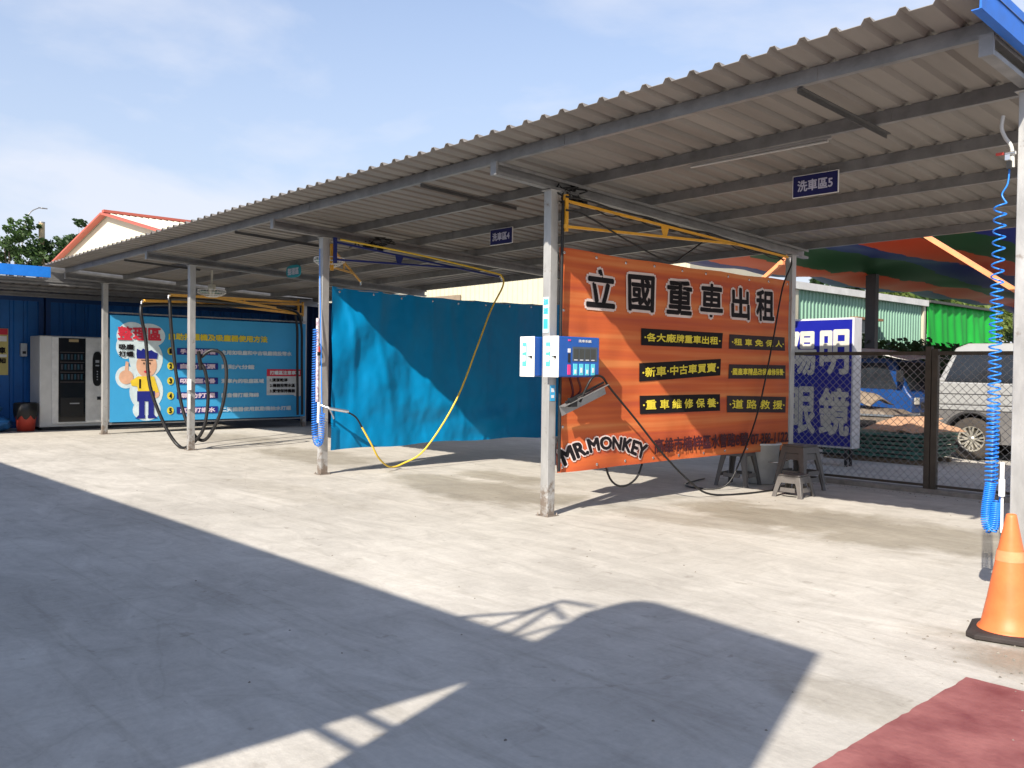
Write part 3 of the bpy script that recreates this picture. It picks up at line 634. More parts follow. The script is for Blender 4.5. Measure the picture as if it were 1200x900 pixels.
h = MB(); h.tube([(-10.63, 6.6, 3.24), (-10.5, 7.8, 3.14), (-10.42, 9.2, 2.99), (-10.4, 9.4, 2.93), (-10.4, 9.42, 2.78), (-10.4, 9.18, 2.4), (-10.4, 8.92, 1.85), (-10.4, 8.5, 1.0), (-10.42, 7.95, .30), (-10.5, 7.62, .10), (-10.5, 7.38, .06), (-10.4, 7.12, .20), (-10.35, 6.95, .42), (-10.36, 6.80, .66)], .0135, 8)
th_ = thing('yellow_hose', (-10.4, 7.4, 0), 'yellow hose looping from the blue boom to the floor and up to the third post', 'hose', 'loose hoses in the wash bays')
obj('hose_line', h, yellowh, th_)
h = MB(); h.tube([(-10.36, 6.80, .66), (-10.36, 6.7, .80), (-10.38, 6.58, .87)], .012, 8); obj('black_end', h, blackp, th_)
h = MB(); h.cyl((-10.38, 6.60, .875), (-10.5, 6.36, .92), .022, 12); h.cyl((-10.47, 6.40, .91), (-10.60, 6.30, .96), .014, 10); h.beam((-10.5, 6.38, .90), (-10.46, 6.42, .78), .015, .02); obj('spray_gun', h, chrome, th_)

# vacuum arms at the far bay
for i, (tip, lab, zz) in enumerate((((-16.2, 6.0, 2.62), 'lower yellow arm with a thick black hose in front of the instruction banner', 0), ((-15.75, 6.30, 2.72), 'upper yellow arm with a thick black hose in front of the instruction banner', .1))):
    boom('vacuum_boom', (-19.36, 10.98-.12*i, 2.98+.05*i), tip, yellowp, lab, 'vacuum arms in the far bay', .24, .5, .05)
tips = [(-16.2, 6.0, 2.62), (-15.75, 6.30, 2.72)]
vac = []
p0 = tips[0]
h = MB(); h.tube([(-19.3, 10.95, .3), (-19.3, 10.93, 1.6), (-19.3, 10.9, 2.5), (-19.0, 10.5, 2.80), (-18, 9.0, 2.76), (-16.9, 7.2, 2.64), (-16.28, 6.12, 2.56), (-16.13, 5.92, 2.44), (-16.10, 6.0, 1.9), (-15.95, 6.02, 1.1), (-15.75, 6.2, .42), (-15.55, 6.36, .06), (-15.25, 6.42, .05), (-15.0, 6.58, .35), (-14.98, 6.66, .9), (-15.0, 6.62, 1.35), (-15.05, 6.55, 1.52)], .030, 10)
tag(obj('vacuum_hose', h, blackp), 'thick black vacuum hose drooping to the floor, left one of the two', 'hose', 'vacuum hoses in the far bay')
h = MB(); h.tube([(-19.25, 10.8, .3), (-19.25, 10.78, 1.6), (-19.25, 10.75, 2.55), (-19.0, 10.4, 2.84), (-18, 9.1, 2.80), (-16.7, 7.5, 2.72), (-15.82, 6.38, 2.66), (-15.70, 6.27, 2.55), (-15.66, 6.3, 1.9), (-15.55, 6.36, 1.1), (-15.4, 6.44, .52), (-15.2, 6.56, .20), (-14.98, 6.66, .22), (-14.8, 6.82, .7), (-14.78, 6.9, 1.3), (-14.85, 6.86, 1.66), (-14.95, 6.7, 1.74), (-15.05, 6.56, 1.62)], .030, 10)
tag(obj('vacuum_hose', h, blackp), 'thick black vacuum hose with the higher loop beside the fourth post', 'hose', 'vacuum hoses in the far bay')
t = thing('nozzle_holder', (-15.08, 6.5, 1.5), 'dark vacuum nozzle holder strapped to the fourth post', 'holder')
h = MB(); h.cyl((-15.05, 6.56, 1.40), (-15.02, 6.50, 1.72), .035, 12); obj('nozzles', h, blackp, t)
h = MB(); h.box(-15.1, -14.99, 6.345, 6.366, 1.05, 1.24); h.box(-15.08, -15.01, 6.345, 6.362, .72, .98); obj('bracket_plate', h, white, t)

# coil hoses
def helix(axis, rad, turns, r, seg=12):
    P = [Vector(p) for p in axis]; L = [0]
    for a, b in zip(P, P[1:]): L.append(L[-1]+(b-a).length)
    pts = []; n = int(turns*seg)
    for i in range(n+1):
        s = L[-1]*i/n; k = max(j for j in range(len(L)) if L[j] <= s+1e-9); k = min(k, len(P)-2)
        f = (s-L[k])/(L[k+1]-L[k]); c = P[k].lerp(P[k+1], f); t = (P[k+1]-P[k]).normalized()
        u = t.cross(Vector((0, 1, 0)));
        if u.length < .1: u = t.cross(Vector((1, 0, 0)))
        u.normalize(); v = t.cross(u); a = 2*math.pi*i/seg
        pts.append(c+(u*math.cos(a)+v*math.sin(a))*rad)
    return pts
def smooth_axis(pts, sub=8):
    P = [Vector(p) for p in pts]; Q = []
    for i in range(len(P)-1):
        a = P[max(i-1, 0)]; b = P[i]; c = P[i+1]; d = P[min(i+2, len(P)-1)]
        for k in range(sub):
            t = k/sub; Q.append(.5*((2*b)+(c-a)*t+(2*a-5*b+4*c-d)*t*t+(3*b-a-3*c+d)*t**3))
    Q.append(P[-1]); return Q
t = thing('coil_hose', (-2.14, 6.33, .45), 'bright blue coiled air hose hanging beside the near right post', 'hose', 'blue coiled air hoses on the posts')
h = MB()
h.tube(helix([(-2.125, 6.33, 2.62), (-2.135, 6.33, 2.1)], .037, 7, .0055, 14), .0055, 6, smooth_path=False)
h.tube(helix([(-2.135, 6.33, 2.1), (-2.14, 6.33, 1.3)], .037, 16, .0055, 14), .0055, 6, smooth_path=False)
h.tube(helix([(-2.14, 6.33, 1.3), (-2.145, 6.33, .78)], .037, 18, .0055, 14), .0055, 6, smooth_path=False)
ax = smooth_axis([(-2.145, 6.33, .78), (-2.165, 6.33, .62), (-2.165, 6.33, .52), (-2.14, 6.33, .47), (-2.12, 6.33, .52), (-2.11, 6.33, .66)])
h.tube(helix(ax, .032, 40, .0055, 14), .0055, 6, smooth_path=False)
obj('coil', h, blueh, t)
h = MB(); h.tube([(-2.125+.037, 6.33, 2.62), (-2.12, 6.34, 2.68), (-2.09, 6.35, 2.75), (-2.085, 6.36, 2.86)], .0055, 6); h.tube([(-2.09, 6.33, .66), (-2.08, 6.32, .76), (-2.075, 6.32, .84)], .0055, 6); obj('lead', h, blueh, t)
h = MB(); h.cyl((-2.075, 6.32, .80), (-2.075, 6.32, .92), .014, 10); h.cyl((-2.072, 6.31, .70), (-2.072, 6.31, .81), .020, 10); h.cyl((-2.070, 6.32, .46), (-2.072, 6.32, .70), .009, 10); obj('air_gun', h, white, t)
t = thing('air_valve', (-2.07, 6.35, 2.85), 'grey pipe with red and black valves at the top of the near right post', 'valve')
h = MB(); h.tube([(-2.13, 6.36, 3.2), (-2.135, 6.35, 3.12), (-2.11, 6.35, 3.05), (-2.07, 6.345, 2.98), (-2.06, 6.345, 2.85)], .012, 8); obj('pipe', h, mat('grey_pipe', (.5, .5, .47), .5), t)
h = MB(); h.cyl((-2.10, 6.33, 2.94), (-2.04, 6.33, 2.94), .012, 8); h.cbox((-2.085, 6.33, 2.915), (.03, .03, .035)); obj('fitting', h, chrome, t)
h = MB(); h.cbox((-2.135, 6.33, 2.945), (.045, .02, .016)); obj('red_handle', h, redp, t)
h = MB(); h.cbox((-2.075, 6.33, 2.865), (.03, .03, .05)); obj('regulator', h, blackp, t)

t = thing('coil_hose', (-10.75, 6.33, .4), 'blue coiled hose looped against the third post beside the blue tarpaulin', 'hose', 'blue coiled air hoses on the posts')
h = MB(); ax = smooth_axis([(-10.80, 6.33, 2.0), (-10.82, 6.33, 1.4), (-10.82, 6.33, .8), (-10.80, 6.33, .52), (-10.72, 6.33, .43), (-10.64, 6.33, .52), (-10.62, 6.33, .85)])
h.tube(helix(ax, .038, 62, .006, 12), .006, 6, smooth_path=False); obj('coil', h, blueh, t)
h = MB(); h.tube([(-10.62, 6.33, .85), (-10.64, 6.33, 1.2), (-10.66, 6.33, 1.75), (-10.72, 6.34, 2.6), (-10.75, 6.35, 3.1)], .008, 6); obj('lead', h, blueh, t)
h = MB(); h.cyl((-10.70, 6.32, .72), (-10.69, 6.32, 1.0), .02, 10); obj('air_gun', h, white, t)
t = thing('clipped_hose', (-10.75, 6.34, 1.3), 'spotted white and pink pipe wrap with dark hose clips on the third post', 'pipe')
h = MB(); h.cyl((-10.78, 6.345, 1.0), (-10.78, 6.345, 2.15), .022, 10); obj('wrap', h, mat('spotted_wrap', (.35, .12, .22), .5, 0, .5, 22, col2=(.8, .8, .85)), t)
h = MB(); h.tube([(-10.70, 6.34, 1.5), (-10.66, 6.33, 1.62), (-10.67, 6.33, 1.75), (-10.72, 6.34, 1.8)], .009, 6); h.cbox((-10.71, 6.33, 1.66), (.05, .03, .05)); obj('clip', h, blackp, t)
h = MB(); h.cbox((-10.70, 6.33, 1.72), (.02, .02, .08)); obj('red_lever', h, redp, t)

# stickers on the second post, gun tray
t = thing('post_sticker', (-6.37, 6.36, 1.9), 'pale blue vertical instruction sticker above the control boxes', 'sticker', 'stickers on the second post')
h = MB(); h.box(-6.41, -6.33, 6.362, 6.3655, 1.86, 2.22); obj('paper', h, mat('sticker_pale', (.5, .66, .74), .4, 0, .15, 8), t)
h = MB(); text(h, '洗車', lambda u, v, hh: (-6.40+u*.06, 6.3615-hh, 2.14+v*.06), .05); text(h, '流程', lambda u, v, hh: (-6.40+u*.06, 6.3615-hh, 2.05+v*.06), .05); h.box(-6.40, -6.34, 6.3606, 6.3618, 1.9, 2.0); obj('lettering', h, mat('cyan_ink', (.05, .4, .7), .4), t)
t = thing('post_sticker', (-6.37, 6.36, 1.2), 'small cyan sticker below the control boxes', 'sticker', 'stickers on the second post')
h = MB(); h.box(-6.317, -6.3145, 6.385, 6.455, 1.17, 1.33); obj('paper', h, mat('cyan_ink', (.05, .4, .7), .4), t)
h = MB(); h.box(-6.314, -6.313, 6.40, 6.44, 1.2, 1.23); h.box(-6.314, -6.313, 6.40, 6.44, 1.26, 1.30); obj('marks', h, txtw, t)
t = thing('gun_tray', (-6.2, 6.6, 1.1), 'sloping metal gun holder tray sticking out below the control box', 'holder')
h = MB(); a = Vector((-6.22, 6.42, 1.12)); b = Vector((-6.16, 7.02, 1.34)); wv = Vector((.0, .04, -.10))
h.add([a, b, b+wv, a+wv, a+Vector((.08, 0, 0)), b+Vector((.08, 0, 0))], [(0, 1, 2, 3), (0, 4, 5, 1)]); obj('tray', h, galv, t, solid=.004)
h = MB(); h.cyl((-6.17, 6.46, 1.16), (-6.13, 6.98, 1.36), .013, 8); h.cbox((-6.16, 6.55, 1.16), (.04, .10, .09)); obj('spray_gun', h, blackp, t)
h = MB(); h.tube([(-6.27, 6.62, 1.41), (-6.24, 6.64, 1.25), (-6.22, 6.55, 1.15)], .014, 6); h.tube([(-6.20, 6.66, 1.41), (-6.19, 6.70, 1.28), (-6.22, 6.62, 1.2)], .011, 6); obj('hose_stub', h, mat('dark_red_rubber', (.10, .012, .012), .5), t)

# fans
def fan(c, r, label):
    t = thing('fan', c, label, 'fan', 'fans under the carport roof'); c = Vector(c)
    h = MB()
    for rr, zz in ((r, 0), (r*.72, -.045), (r*.4, -.07), (r*.98, .05)):
        h.tube([(c.x+rr*math.cos(a), c.y+rr*math.sin(a), c.z+zz) for a in [2*math.pi*k/28 for k in range(29)]], .006, 5, smooth_path=False)
    for k in range(24):
        a = 2*math.pi*k/24; h.tube([(c.x+.05*math.cos(a), c.y+.05*math.sin(a), c.z-.08), (c.x+r*.6*math.cos(a), c.y+r*.6*math.sin(a), c.z-.055), (c.x+r*math.cos(a), c.y+r*math.sin(a), c.z), (c.x+r*.98*math.cos(a), c.y+r*.98*math.sin(a), c.z+.05)], .0028, 4, sub=3)
    obj('guard', h, white, t)
    h = MB()
    for k in range(3):
        a = 2*math.pi*k/3
        P = [(.05, -.3), (.2, -.5), (.8, -.38), (.92, 0), (.75, .3), (.3, .22)]
        vs = []
        for (rr, w) in P:
            aa = a+w*.8; vs.append((c.x+r*rr*math.cos(aa), c.y+r*rr*math.sin(aa), c.z+.02+w*.06))
        h.add(vs, [tuple(range(len(vs)))], True)
    obj('blades', h, mat('fan_green', (.30, .52, .42), .35, trans=.3), t, solid=.004)
    h = MB(); h.lathe([(0, -.08), (.05, -.075), (.055, .02), (.07, .06), (.07, .16), (0, .17)], c, 18); h.beam(c+Vector((0, 0, .15)), (c.x, c.y, rz(c.x, c.y)-.1), .03, .03); obj('motor', h, mat('fan_cream', (.62, .60, .50), .5), t)
fan((-10.95, 6.62, 2.96), .21, 'round green bladed fan hanging just behind the third post')
fan((-16.4, 7.35, 2.86), .26, 'round green bladed fan hanging above the vacuum arms')

# ------------------------------------------------------------------ stools and bucket
def stool(w, top, h, name, loc, rot, label):
    t = thing(name, (0, 0, 0), label, 'stool', 'grey plastic stools stored at the back post')
    sm = mat('stool_plastic', (.105, .098, .093), .38, 0, .1, 9, spec=.5); s = MB()
    a, b = top/2, w/2
    s.box(-a, a, -a, a, h-.022, h); obj('seat', s, sm, t, bevel=.012)
    k = MB(); zt = h-.023; zl = h-.10
    def P(x, y, z):
        f = 1-(z/h); return (x*(a+(b-a)*f)/1, y*(a+(b-a)*f)/1, z)
    for sx, sy in ((1, 0), (-1, 0), (0, 1), (0, -1)):
        def Q(u, z, o=0.0):
            e = .985-o
            return P(sx*e if sx else u*.93, sy*e if sy else u*.93, z)
        def quadslab(u0, u1, z0, z1):
            vs = [Q(u0, z0), Q(u1, z0), Q(u1, z1), Q(u0, z1), Q(u0, z0, .07), Q(u1, z0, .07), Q(u1, z1, .07), Q(u0, z1, .07)]
            k.add(vs, [(0, 1, 2, 3), (7, 6, 5, 4), (0, 4, 5, 1), (1, 5, 6, 2), (2, 6, 7, 3), (3, 7, 4, 0)])
        quadslab(-.60, .60, zl, zt); quadslab(-.58, .58, h*.24, h*.24+.05)
    obj('skirt', k, sm, t)
    for sx in (-1, 1):
        for sy in (-1, 1):
            l = MB(); n = 5; rings = []
            def ring(z, wd):
                x, y, _ = P(sx, sy, z); cx, cy = x, y
                return [(cx, cy, z), (cx-sx*wd, cy, z), (cx-sx*wd, cy-sy*.02, z), (cx-sx*.02, cy-sy*.02, z), (cx-sx*.02, cy-sy*wd, z), (cx, cy-sy*wd, z)]
            vs = []
            for z, wd in ((0, .055), (.03, .05), (h*.5, .06), (zt, .085)): vs += ring(z, wd)
            m = 6; fs = [(j*m+i, j*m+(i+1) % m, (j+1)*m+(i+1) % m, (j+1)*m+i) for j in range(3) for i in range(m)]+[tuple(range(m)), tuple(range(18, 24))]
            l.add(vs, fs); obj('leg', l, sm, t, bevel=.004)
    t.location = loc; t.rotation_euler = (0, 0, rot); return t
s1 = stool(.46, .31, .49, 'plastic_stool', (-6.52, 10.12, 0), R(8), 'tall grey plastic stool half hidden below the right end of the orange banner')
dup(s1, (-5.76, 10.34, 0), R(-6), 'tall grey plastic stool standing behind the small step stool')
dup(s1, (-5.76, 10.34, .085), R(-6), 'grey plastic stool nested on top of the tall stool at the fence')
s3 = stool(.38, .27, .27, 'plastic_stool', (-5.50, 9.74, 0), R(4), 'low grey plastic stool standing in the sun in front of the tall stools')
t = thing('bucket', (-6.44, 10.546, 0), 'pale grey plastic tub standing between the stools', 'bucket')
h = MB(); h.lathe([(0, .01), (.20, .01), (.24, .52), (.26, .52), (.26, .545), (.235, .545), (.21, .1), (0, .06)], (-6.44, 10.546, 0), 30); obj('tub', h, mat('tub_grey', (.60, .61, .60), .5), t)
h = MB(); h.tube([(-6.47, 10.66, .5), (-6.44, 10.54, .36), (-6.22, 10.41, .30), (-6.0, 10.54, .36), (-5.97, 10.66, .5)], .006, 6); obj('handle', h, chrome, t)

# ------------------------------------------------------------------ traffic cone
t = thing('traffic_cone', (-1.765, 5.54, 0), 'orange traffic cone with a dark square base beside the near right post', 'traffic cone')
rb = mat('cone_base', (.035, .028, .026), .75, 0, .3, 8, .3); oc = mat('cone_orange', (.78, .19, .06), .45, 0, .16, 5, .1, 25, spec=.4, trans=.08)
h = MB(); c = Vector((-1.765, 5.54, 0)); a0 = R(14); n = 8; s = .205
def sq(s, z, ch=.05):
    P = [(s-ch, -s), (s, -s+ch), (s, s-ch), (s-ch, s), (-s+ch, s), (-s, s-ch), (-s, -s+ch), (-s+ch, -s)]
    return [(c.x+x*math.cos(a0)-y*math.sin(a0), c.y+x*math.sin(a0)+y*math.cos(a0), z) for x, y in P]
vs = sq(s, .006)+sq(s, .03)+sq(s-.02, .042); h.add(vs, [tuple(range(8))[::-1], tuple(range(16, 24))]+[(j*8+i, j*8+(i+1) % 8, (j+1)*8+(i+1) % 8, (j+1)*8+i) for j in (0, 1) for i in range(8)])
obj('base', h, rb, t, bevel=.004)
h = MB(); h.lathe([(.165, .043), (.158, .055), (.146, .065), (.131, .14), (.115, .22), (.094, .34), (.075, .45), (.070, .475), (.066, .50), (.046, .60), (.030, .685), (.026, .70), (.02, .702), (.018, .66)], c, 40); obj('body', h, oc, t)
h = MB(); h.lathe([(.0795, .435), (.0695, .495)], c, 40); obj('faded_band', h, mat('cone_band', (.78, .25, .11), .55, 0, .2, 12), t)

# ------------------------------------------------------------------ chain link fence
def fence(x0, x1, y, h, posts, label):
    t = thing('chain_link_fence', ((x0+x1)/2, y, 0), label, 'fence')
    fm = mat('fence_brown', (.065, .055, .044), .6, .1, .25, 8); wm = mat('fence_wire', (.30, .31, .32), .4, .6, .2, 8)
    r = MB(); r.box(x0, x1, y-.022, y+.022, h-.045, h); obj('top_rail', r, fm, t)
    r = MB(); r.box(x0, x1, y-.015, y+.015, .085, .115); obj('bottom_rail', r, fm, t)
    for x in posts:
        p = MB(); p.box(x-.075, x-.005, y-.035, y+.035, .055, h+.06); p.box(x+.005, x+.075, y-.035, y+.035, .055, h+.03); p.box(x-.008, x+.008, y-.01, y+.01, .3, h-.1); obj('fence_post', p, fm, t)
    m = MB(); sp = .098; r_ = .0024; zb, zt = .10, h-.02; H = zt-zb
    k = x0-H
    while k < x1:
        for sgn in (1, -1):
            if sgn > 0: a, b = (k, zb), (k+H, zt)
            else: a, b = (k, zt), (k+H, zb)
            xa = max(a[0], x0); xb = min(b[0], x1)
            if xb-xa > .02:
                za = a[1]+(xa-a[0])*sgn; zb2 = a[1]+(xb-a[0])*sgn; yy = y+.003*sgn
                m.beam((xa, yy, za), (xb, yy, zb2), r_*2, r_*2, (0, 1, 0))
        k += sp
    obj('mesh', m, wm, t)
fence(-6.6, -2.05, 11.35, 1.77, (-4.55, -6.62), 'dark framed chain link fence behind the nearest wash bay')

# ------------------------------------------------------------------ blue optician sign box
t = thing('sign_box', (-7.1, 13.5, 0), 'big blue upright lightbox sign with four white characters behind the fence', 'sign')
X0, X1, Y0 = -7.71, -6.58, 13.4; Zb, Zt = .29, 2.36
h = MB(); h.box(X0, X1, Y0, Y0+.26, Zb, Zt); obj('cabinet', h, mat('sign_white', (.55, .55, .56), .5, 0, .1, 5), t, bevel=.006)
h = MB(); h.box(X0+.025, X1-.03, Y0-.006, Y0-.001, Zb+.03, Zt-.03); obj('blue_face', h, mat('sign_face_blue', (.008, .012, .24), .35, 0, .06, 3, spec=.4), t)
h = MB()
for ch, a, b, z0, z1 in (('陽', -7.66, -7.22, 1.46, 2.14), ('明', -7.13, -6.67, 1.47, 2.16), ('眼', -7.66, -7.22, .50, 1.24), ('鏡', -7.13, -6.65, .50, 1.23)):
    text(h, ch, lambda u, v, hh: (a+u*(b-a), Y0-.010-hh, z0+v*(z1-z0)), .040, .026)
obj('lettering', h, mat('sign_letters', (.52, .50, .44), .5), t)
h = MB()
for x in (X0+.12, X1-.12):
    h.beam((x, Y0+.05, 0), (x, Y0+.05, Zb), .04, .04); h.beam((x, Y0+.2, 0), (x, Y0+.2, Zb), .04, .04)
h.beam((X0+.12, Y0+.13, .18), (X1-.12, Y0+.13, .18), .03, .03); obj('stand', h, dark, t)

# ------------------------------------------------------------------ stacked boards
gp = mat('green_board', (.035, .12, .095), .5, 0, .3, 5, .1); cb = mat('cardboard', (.42, .25, .15), .8, 0, .18, 8, .1)
for i in range(6):
    z = .10+i*.07; t_ = thing('pallet_board', (-6.8, 15.2, z), '%s weathered dark green board in the stack beside the blue lightbox sign' % ['lowest', 'second lowest', 'third from the bottom', 'third from the top', 'second from the top', 'uppermost'][i], 'board', 'stacked green boards')
    dx = rnd.uniform(-.08, .08); dy = rnd.uniform(-.08, .08); h = MB(); h.box(-7.65+dx, -5.95+dx+.03*i, 14.6+dy, 15.8+dy, z, z+.045); obj('deck', h, gp, t_, bevel=.006)
    for x in (-7.55, -6.85, -6.15):
        h = MB(); h.box(x+dx, x+dx+.08, 14.63+dy, 15.77+dy, z-.024, z-.001); obj('runner', h, gp, t_)
for yb, lb in ((14.62, 'dark timber bearer under the front of the green boards'), (15.62, 'dark timber bearer under the back of the green boards')):
    h = MB(); h.box(-7.7, -5.95, yb, yb+.1, 0, .074); tag(obj('timber_bearer', h, mat('timber', (.16, .12, .08), .8)), lb, 'timber')
for i, (x0, x1, y0, z, lab) in enumerate(((-7.1, -6.3, 14.8, .52, 'pinkish brown cardboard sheet lying on top of the green boards'), (-6.55, -5.9, 14.7, .53, 'crumpled brown cardboard flap leaning off the right of the green boards'))):
    h = MB(); h.grid(lambda u, v: (x0+(x1-x0)*u+.25*v, y0+.8*v, z+(.22*v if i == 0 else .24*(1-u)*v+.02*math.sin(u*9))+.012*math.sin(u*6+v*4)), 8, 6, False)
    tag(obj('cardboard_sheet', h, cb, solid=.006), lab, 'cardboard')

# ------------------------------------------------------------------ vehicles
def wheel(parent, c, r, w, side=-1):
    c = Vector(c); h = MB()
    h.lathe([(r*.60, -w/2), (r*.86, -w/2), (r*.97, -w*.42), (r, -w*.28), (r, w*.28), (r*.97, w*.42), (r*.86, w/2), (r*.60, w/2)], c, 40, 'y')
    tw = obj('wheel', h, mat('tyre', (.05, .042, .035), .85, 0, .2, 20, .2), parent)
    h = MB(); y = side*w*.36
    h.lathe([(r*.62, y*1.25), (r*.58, y*1.25), (r*.56, y*.7), (r*.2, y*.7)], c, 40, 'y')
    obj('rim', h, mat('rim_dark', (.10, .09, .07), .5, .4), tw)
    h = MB()
    for k in range(8):
        a = 2*math.pi*k/8
        for d in (-.17, .17):
            h.beam((c.x+r*.12*math.cos(a), c.y+y*1.05, c.z+r*.12*math.sin(a)), (c.x+r*.56*math.cos(a+d), c.y+y*1.25, c.z+r*.56*math.sin(a+d)), .028, .03, (0, 1, 0))
    h.lathe([(0, y*1.35), (r*.13, y*1.3), (r*.17, y*.9)], c, 20, 'y'); h.lathe([(r*.62, y*1.28), (r*.56, y*1.36), (r*.53, y*1.1)], c, 40, 'y')
    obj('spokes', h, mat('alloy', (.55, .52, .44), .35, .6), tw)
def arch_pts(cx, r, z0, cz, n=14, rev=False):
    a0 = math.asin(max(-1, min(1, (z0-cz)/r))); P = [(cx+r*math.cos(math.pi-a0-(math.pi-2*a0)*k/n), cz+r*math.sin(math.pi-a0-(math.pi-2*a0)*k/n)) for k in range(n+1)]
    return P
def minivan():
    t = thing('parked_van', (-4.2, 17.2, 0), 'silver white van with grey lower cladding and dark rear side window, parked beyond the fence', 'van')
    sil = mat('silver_paint', (.34, .345, .335), .3, .15, .05, 3, coat=.4); cl = mat('van_cladding', (.13, .125, .12), .45, 0, .1, 5)
    Y, W = 16.30, 1.72; yc = Y+W/2; wc = -5.86; wf = -3.12; r = .37
    # lower body with wheel openings
    poly = [(-6.48, .30)]+arch_pts(wc, .44, .30, .37)+arch_pts(wf, .44, .30, .37)+[(-2.15, .32), (-2.05, .62), (-2.1, .95), (-6.52, .95), (-6.54, .5)]
    h = MB(); h.prism(poly, lambda u, v, s: (u, s, v), Y, Y+W); obj('lower_cladding', h, cl, t)
    up = [(-6.51, .953), (-2.10, .953), (-2.35, 1.10), (-3.15, 1.32), (-6.44, 1.36), (-6.52, 1.2)]
    h = MB(); h.prism(up, lambda u, v, s: (u, s, v), Y+.01, Y+W-.01); obj('body', h, sil, t, bevel=.03)
    # greenhouse leans inwards
    h = MB(); g = [(-6.45, 1.355), (-3.1, 1.33), (-3.85, 1.93), (-4.3, 2.02), (-6.0, 2.03), (-6.20, 1.95)]
    n = len(g); vs = []
    for (x, z) in g: vs.append((x, Y+.015+(z-1.33)*.20, z))
    for (x, z) in g: vs.append((x, Y+W-.015-(z-1.33)*.20, z))
    h.add(vs, [tuple(range(n)), tuple(range(n, 2*n))[::-1]]+[(i, n+i, n+(i+1) % n, (i+1) % n) for i in range(n)]); obj('cabin', h, sil, t, bevel=.03)
    def win(ps, name='side_window'):
        h = MB(); v = [(x, Y+.015+(z-1.33)*.20-.012, z) for x, z in ps]+[(x, Y+.015+(z-1.33)*.20-.002, z) for x, z in ps]; n = len(ps)
        h.add(v, [tuple(range(n)), tuple(range(n, 2*n))[::-1]]+[(i, (i+1) % n, n+(i+1) % n, n+i) for i in range(n)]); obj(name, h, glassd, t)
    win([(-6.33, 1.36), (-5.17, 1.35), (-5.17, 1.88), (-6.08, 1.89), (-6.16, 1.84)]); win([(-5.09, 1.35), (-4.25, 1.35), (-4.25, 1.88), (-5.09, 1.88)]); win([(-4.17, 1.35), (-3.3, 1.35), (-3.9, 1.86), (-4.17, 1.88)])
    h = MB(); h.box(-5.128, -5.118, Y-.001, Y+.006, .42, 1.34); h.box(-4.21, -4.2, Y-.001, Y+.006, .42, 1.34); h.box(-6.42, -2.3, Y+.002, Y+.009, 1.14, 1.15); obj('door_gaps', h, dark, t)
    h = MB(); h.box(-6.50, -2.12, Y-.022, Y-.002, .865, .945); obj('side_moulding', h, sil, t, bevel=.008)
    h = MB(); h.tube([(wc+.46*math.cos(a), Y-.012, .37+.46*math.sin(a)) for a in [math.pi*k/14 for k in range(15)]], .028, 8, smooth_path=False); obj('wheel_arch', h, mat('arch_black', (.03, .03, .03), .6), t)
    for x in (-5.02, -4.12):
        h = MB(); h.box(x, x+.16, Y-.03, Y-.008, 1.10, 1.135); obj('door_handle', h, sil, t, bevel=.006)
    h = MB(); h.box(-6.55, -6.47, Y+.01, Y+.16, .98, 1.34); obj('tail_light', h, mat('tail_red', (.35, .01, .01), .25), t, bevel=.01)
    h = MB(); h.box(-6.60, -6.47, Y+.01, Y+W-.01, .40, .66); obj('rear_bumper', h, cl, t, bevel=.03)
    h = MB(); h.box(-5.92, -5.5, Y+.05, Y+.09, .33, .40); h.box(-5.4, -3.6, Y+.3, Y+W-.3, .22, .33); h.box(wc-.42, wc+.42, Y+.26, Y+W-.26, .32, .78); h.box(wf-.42, wf+.42, Y+.26, Y+W-.26, .32, .78); obj('underbody', h, dark, t)
    h = MB(); h.box(-6.40, -6.35, Y+.02, Y+.05, .10, .42); obj('mud_flap', h, blackp, t)
    for x in (wc, wf):
        wheel(t, (x, Y+.11, r), r, .22); wheel(t, (x, Y+W-.11, r), r, .22, 1)
minivan()
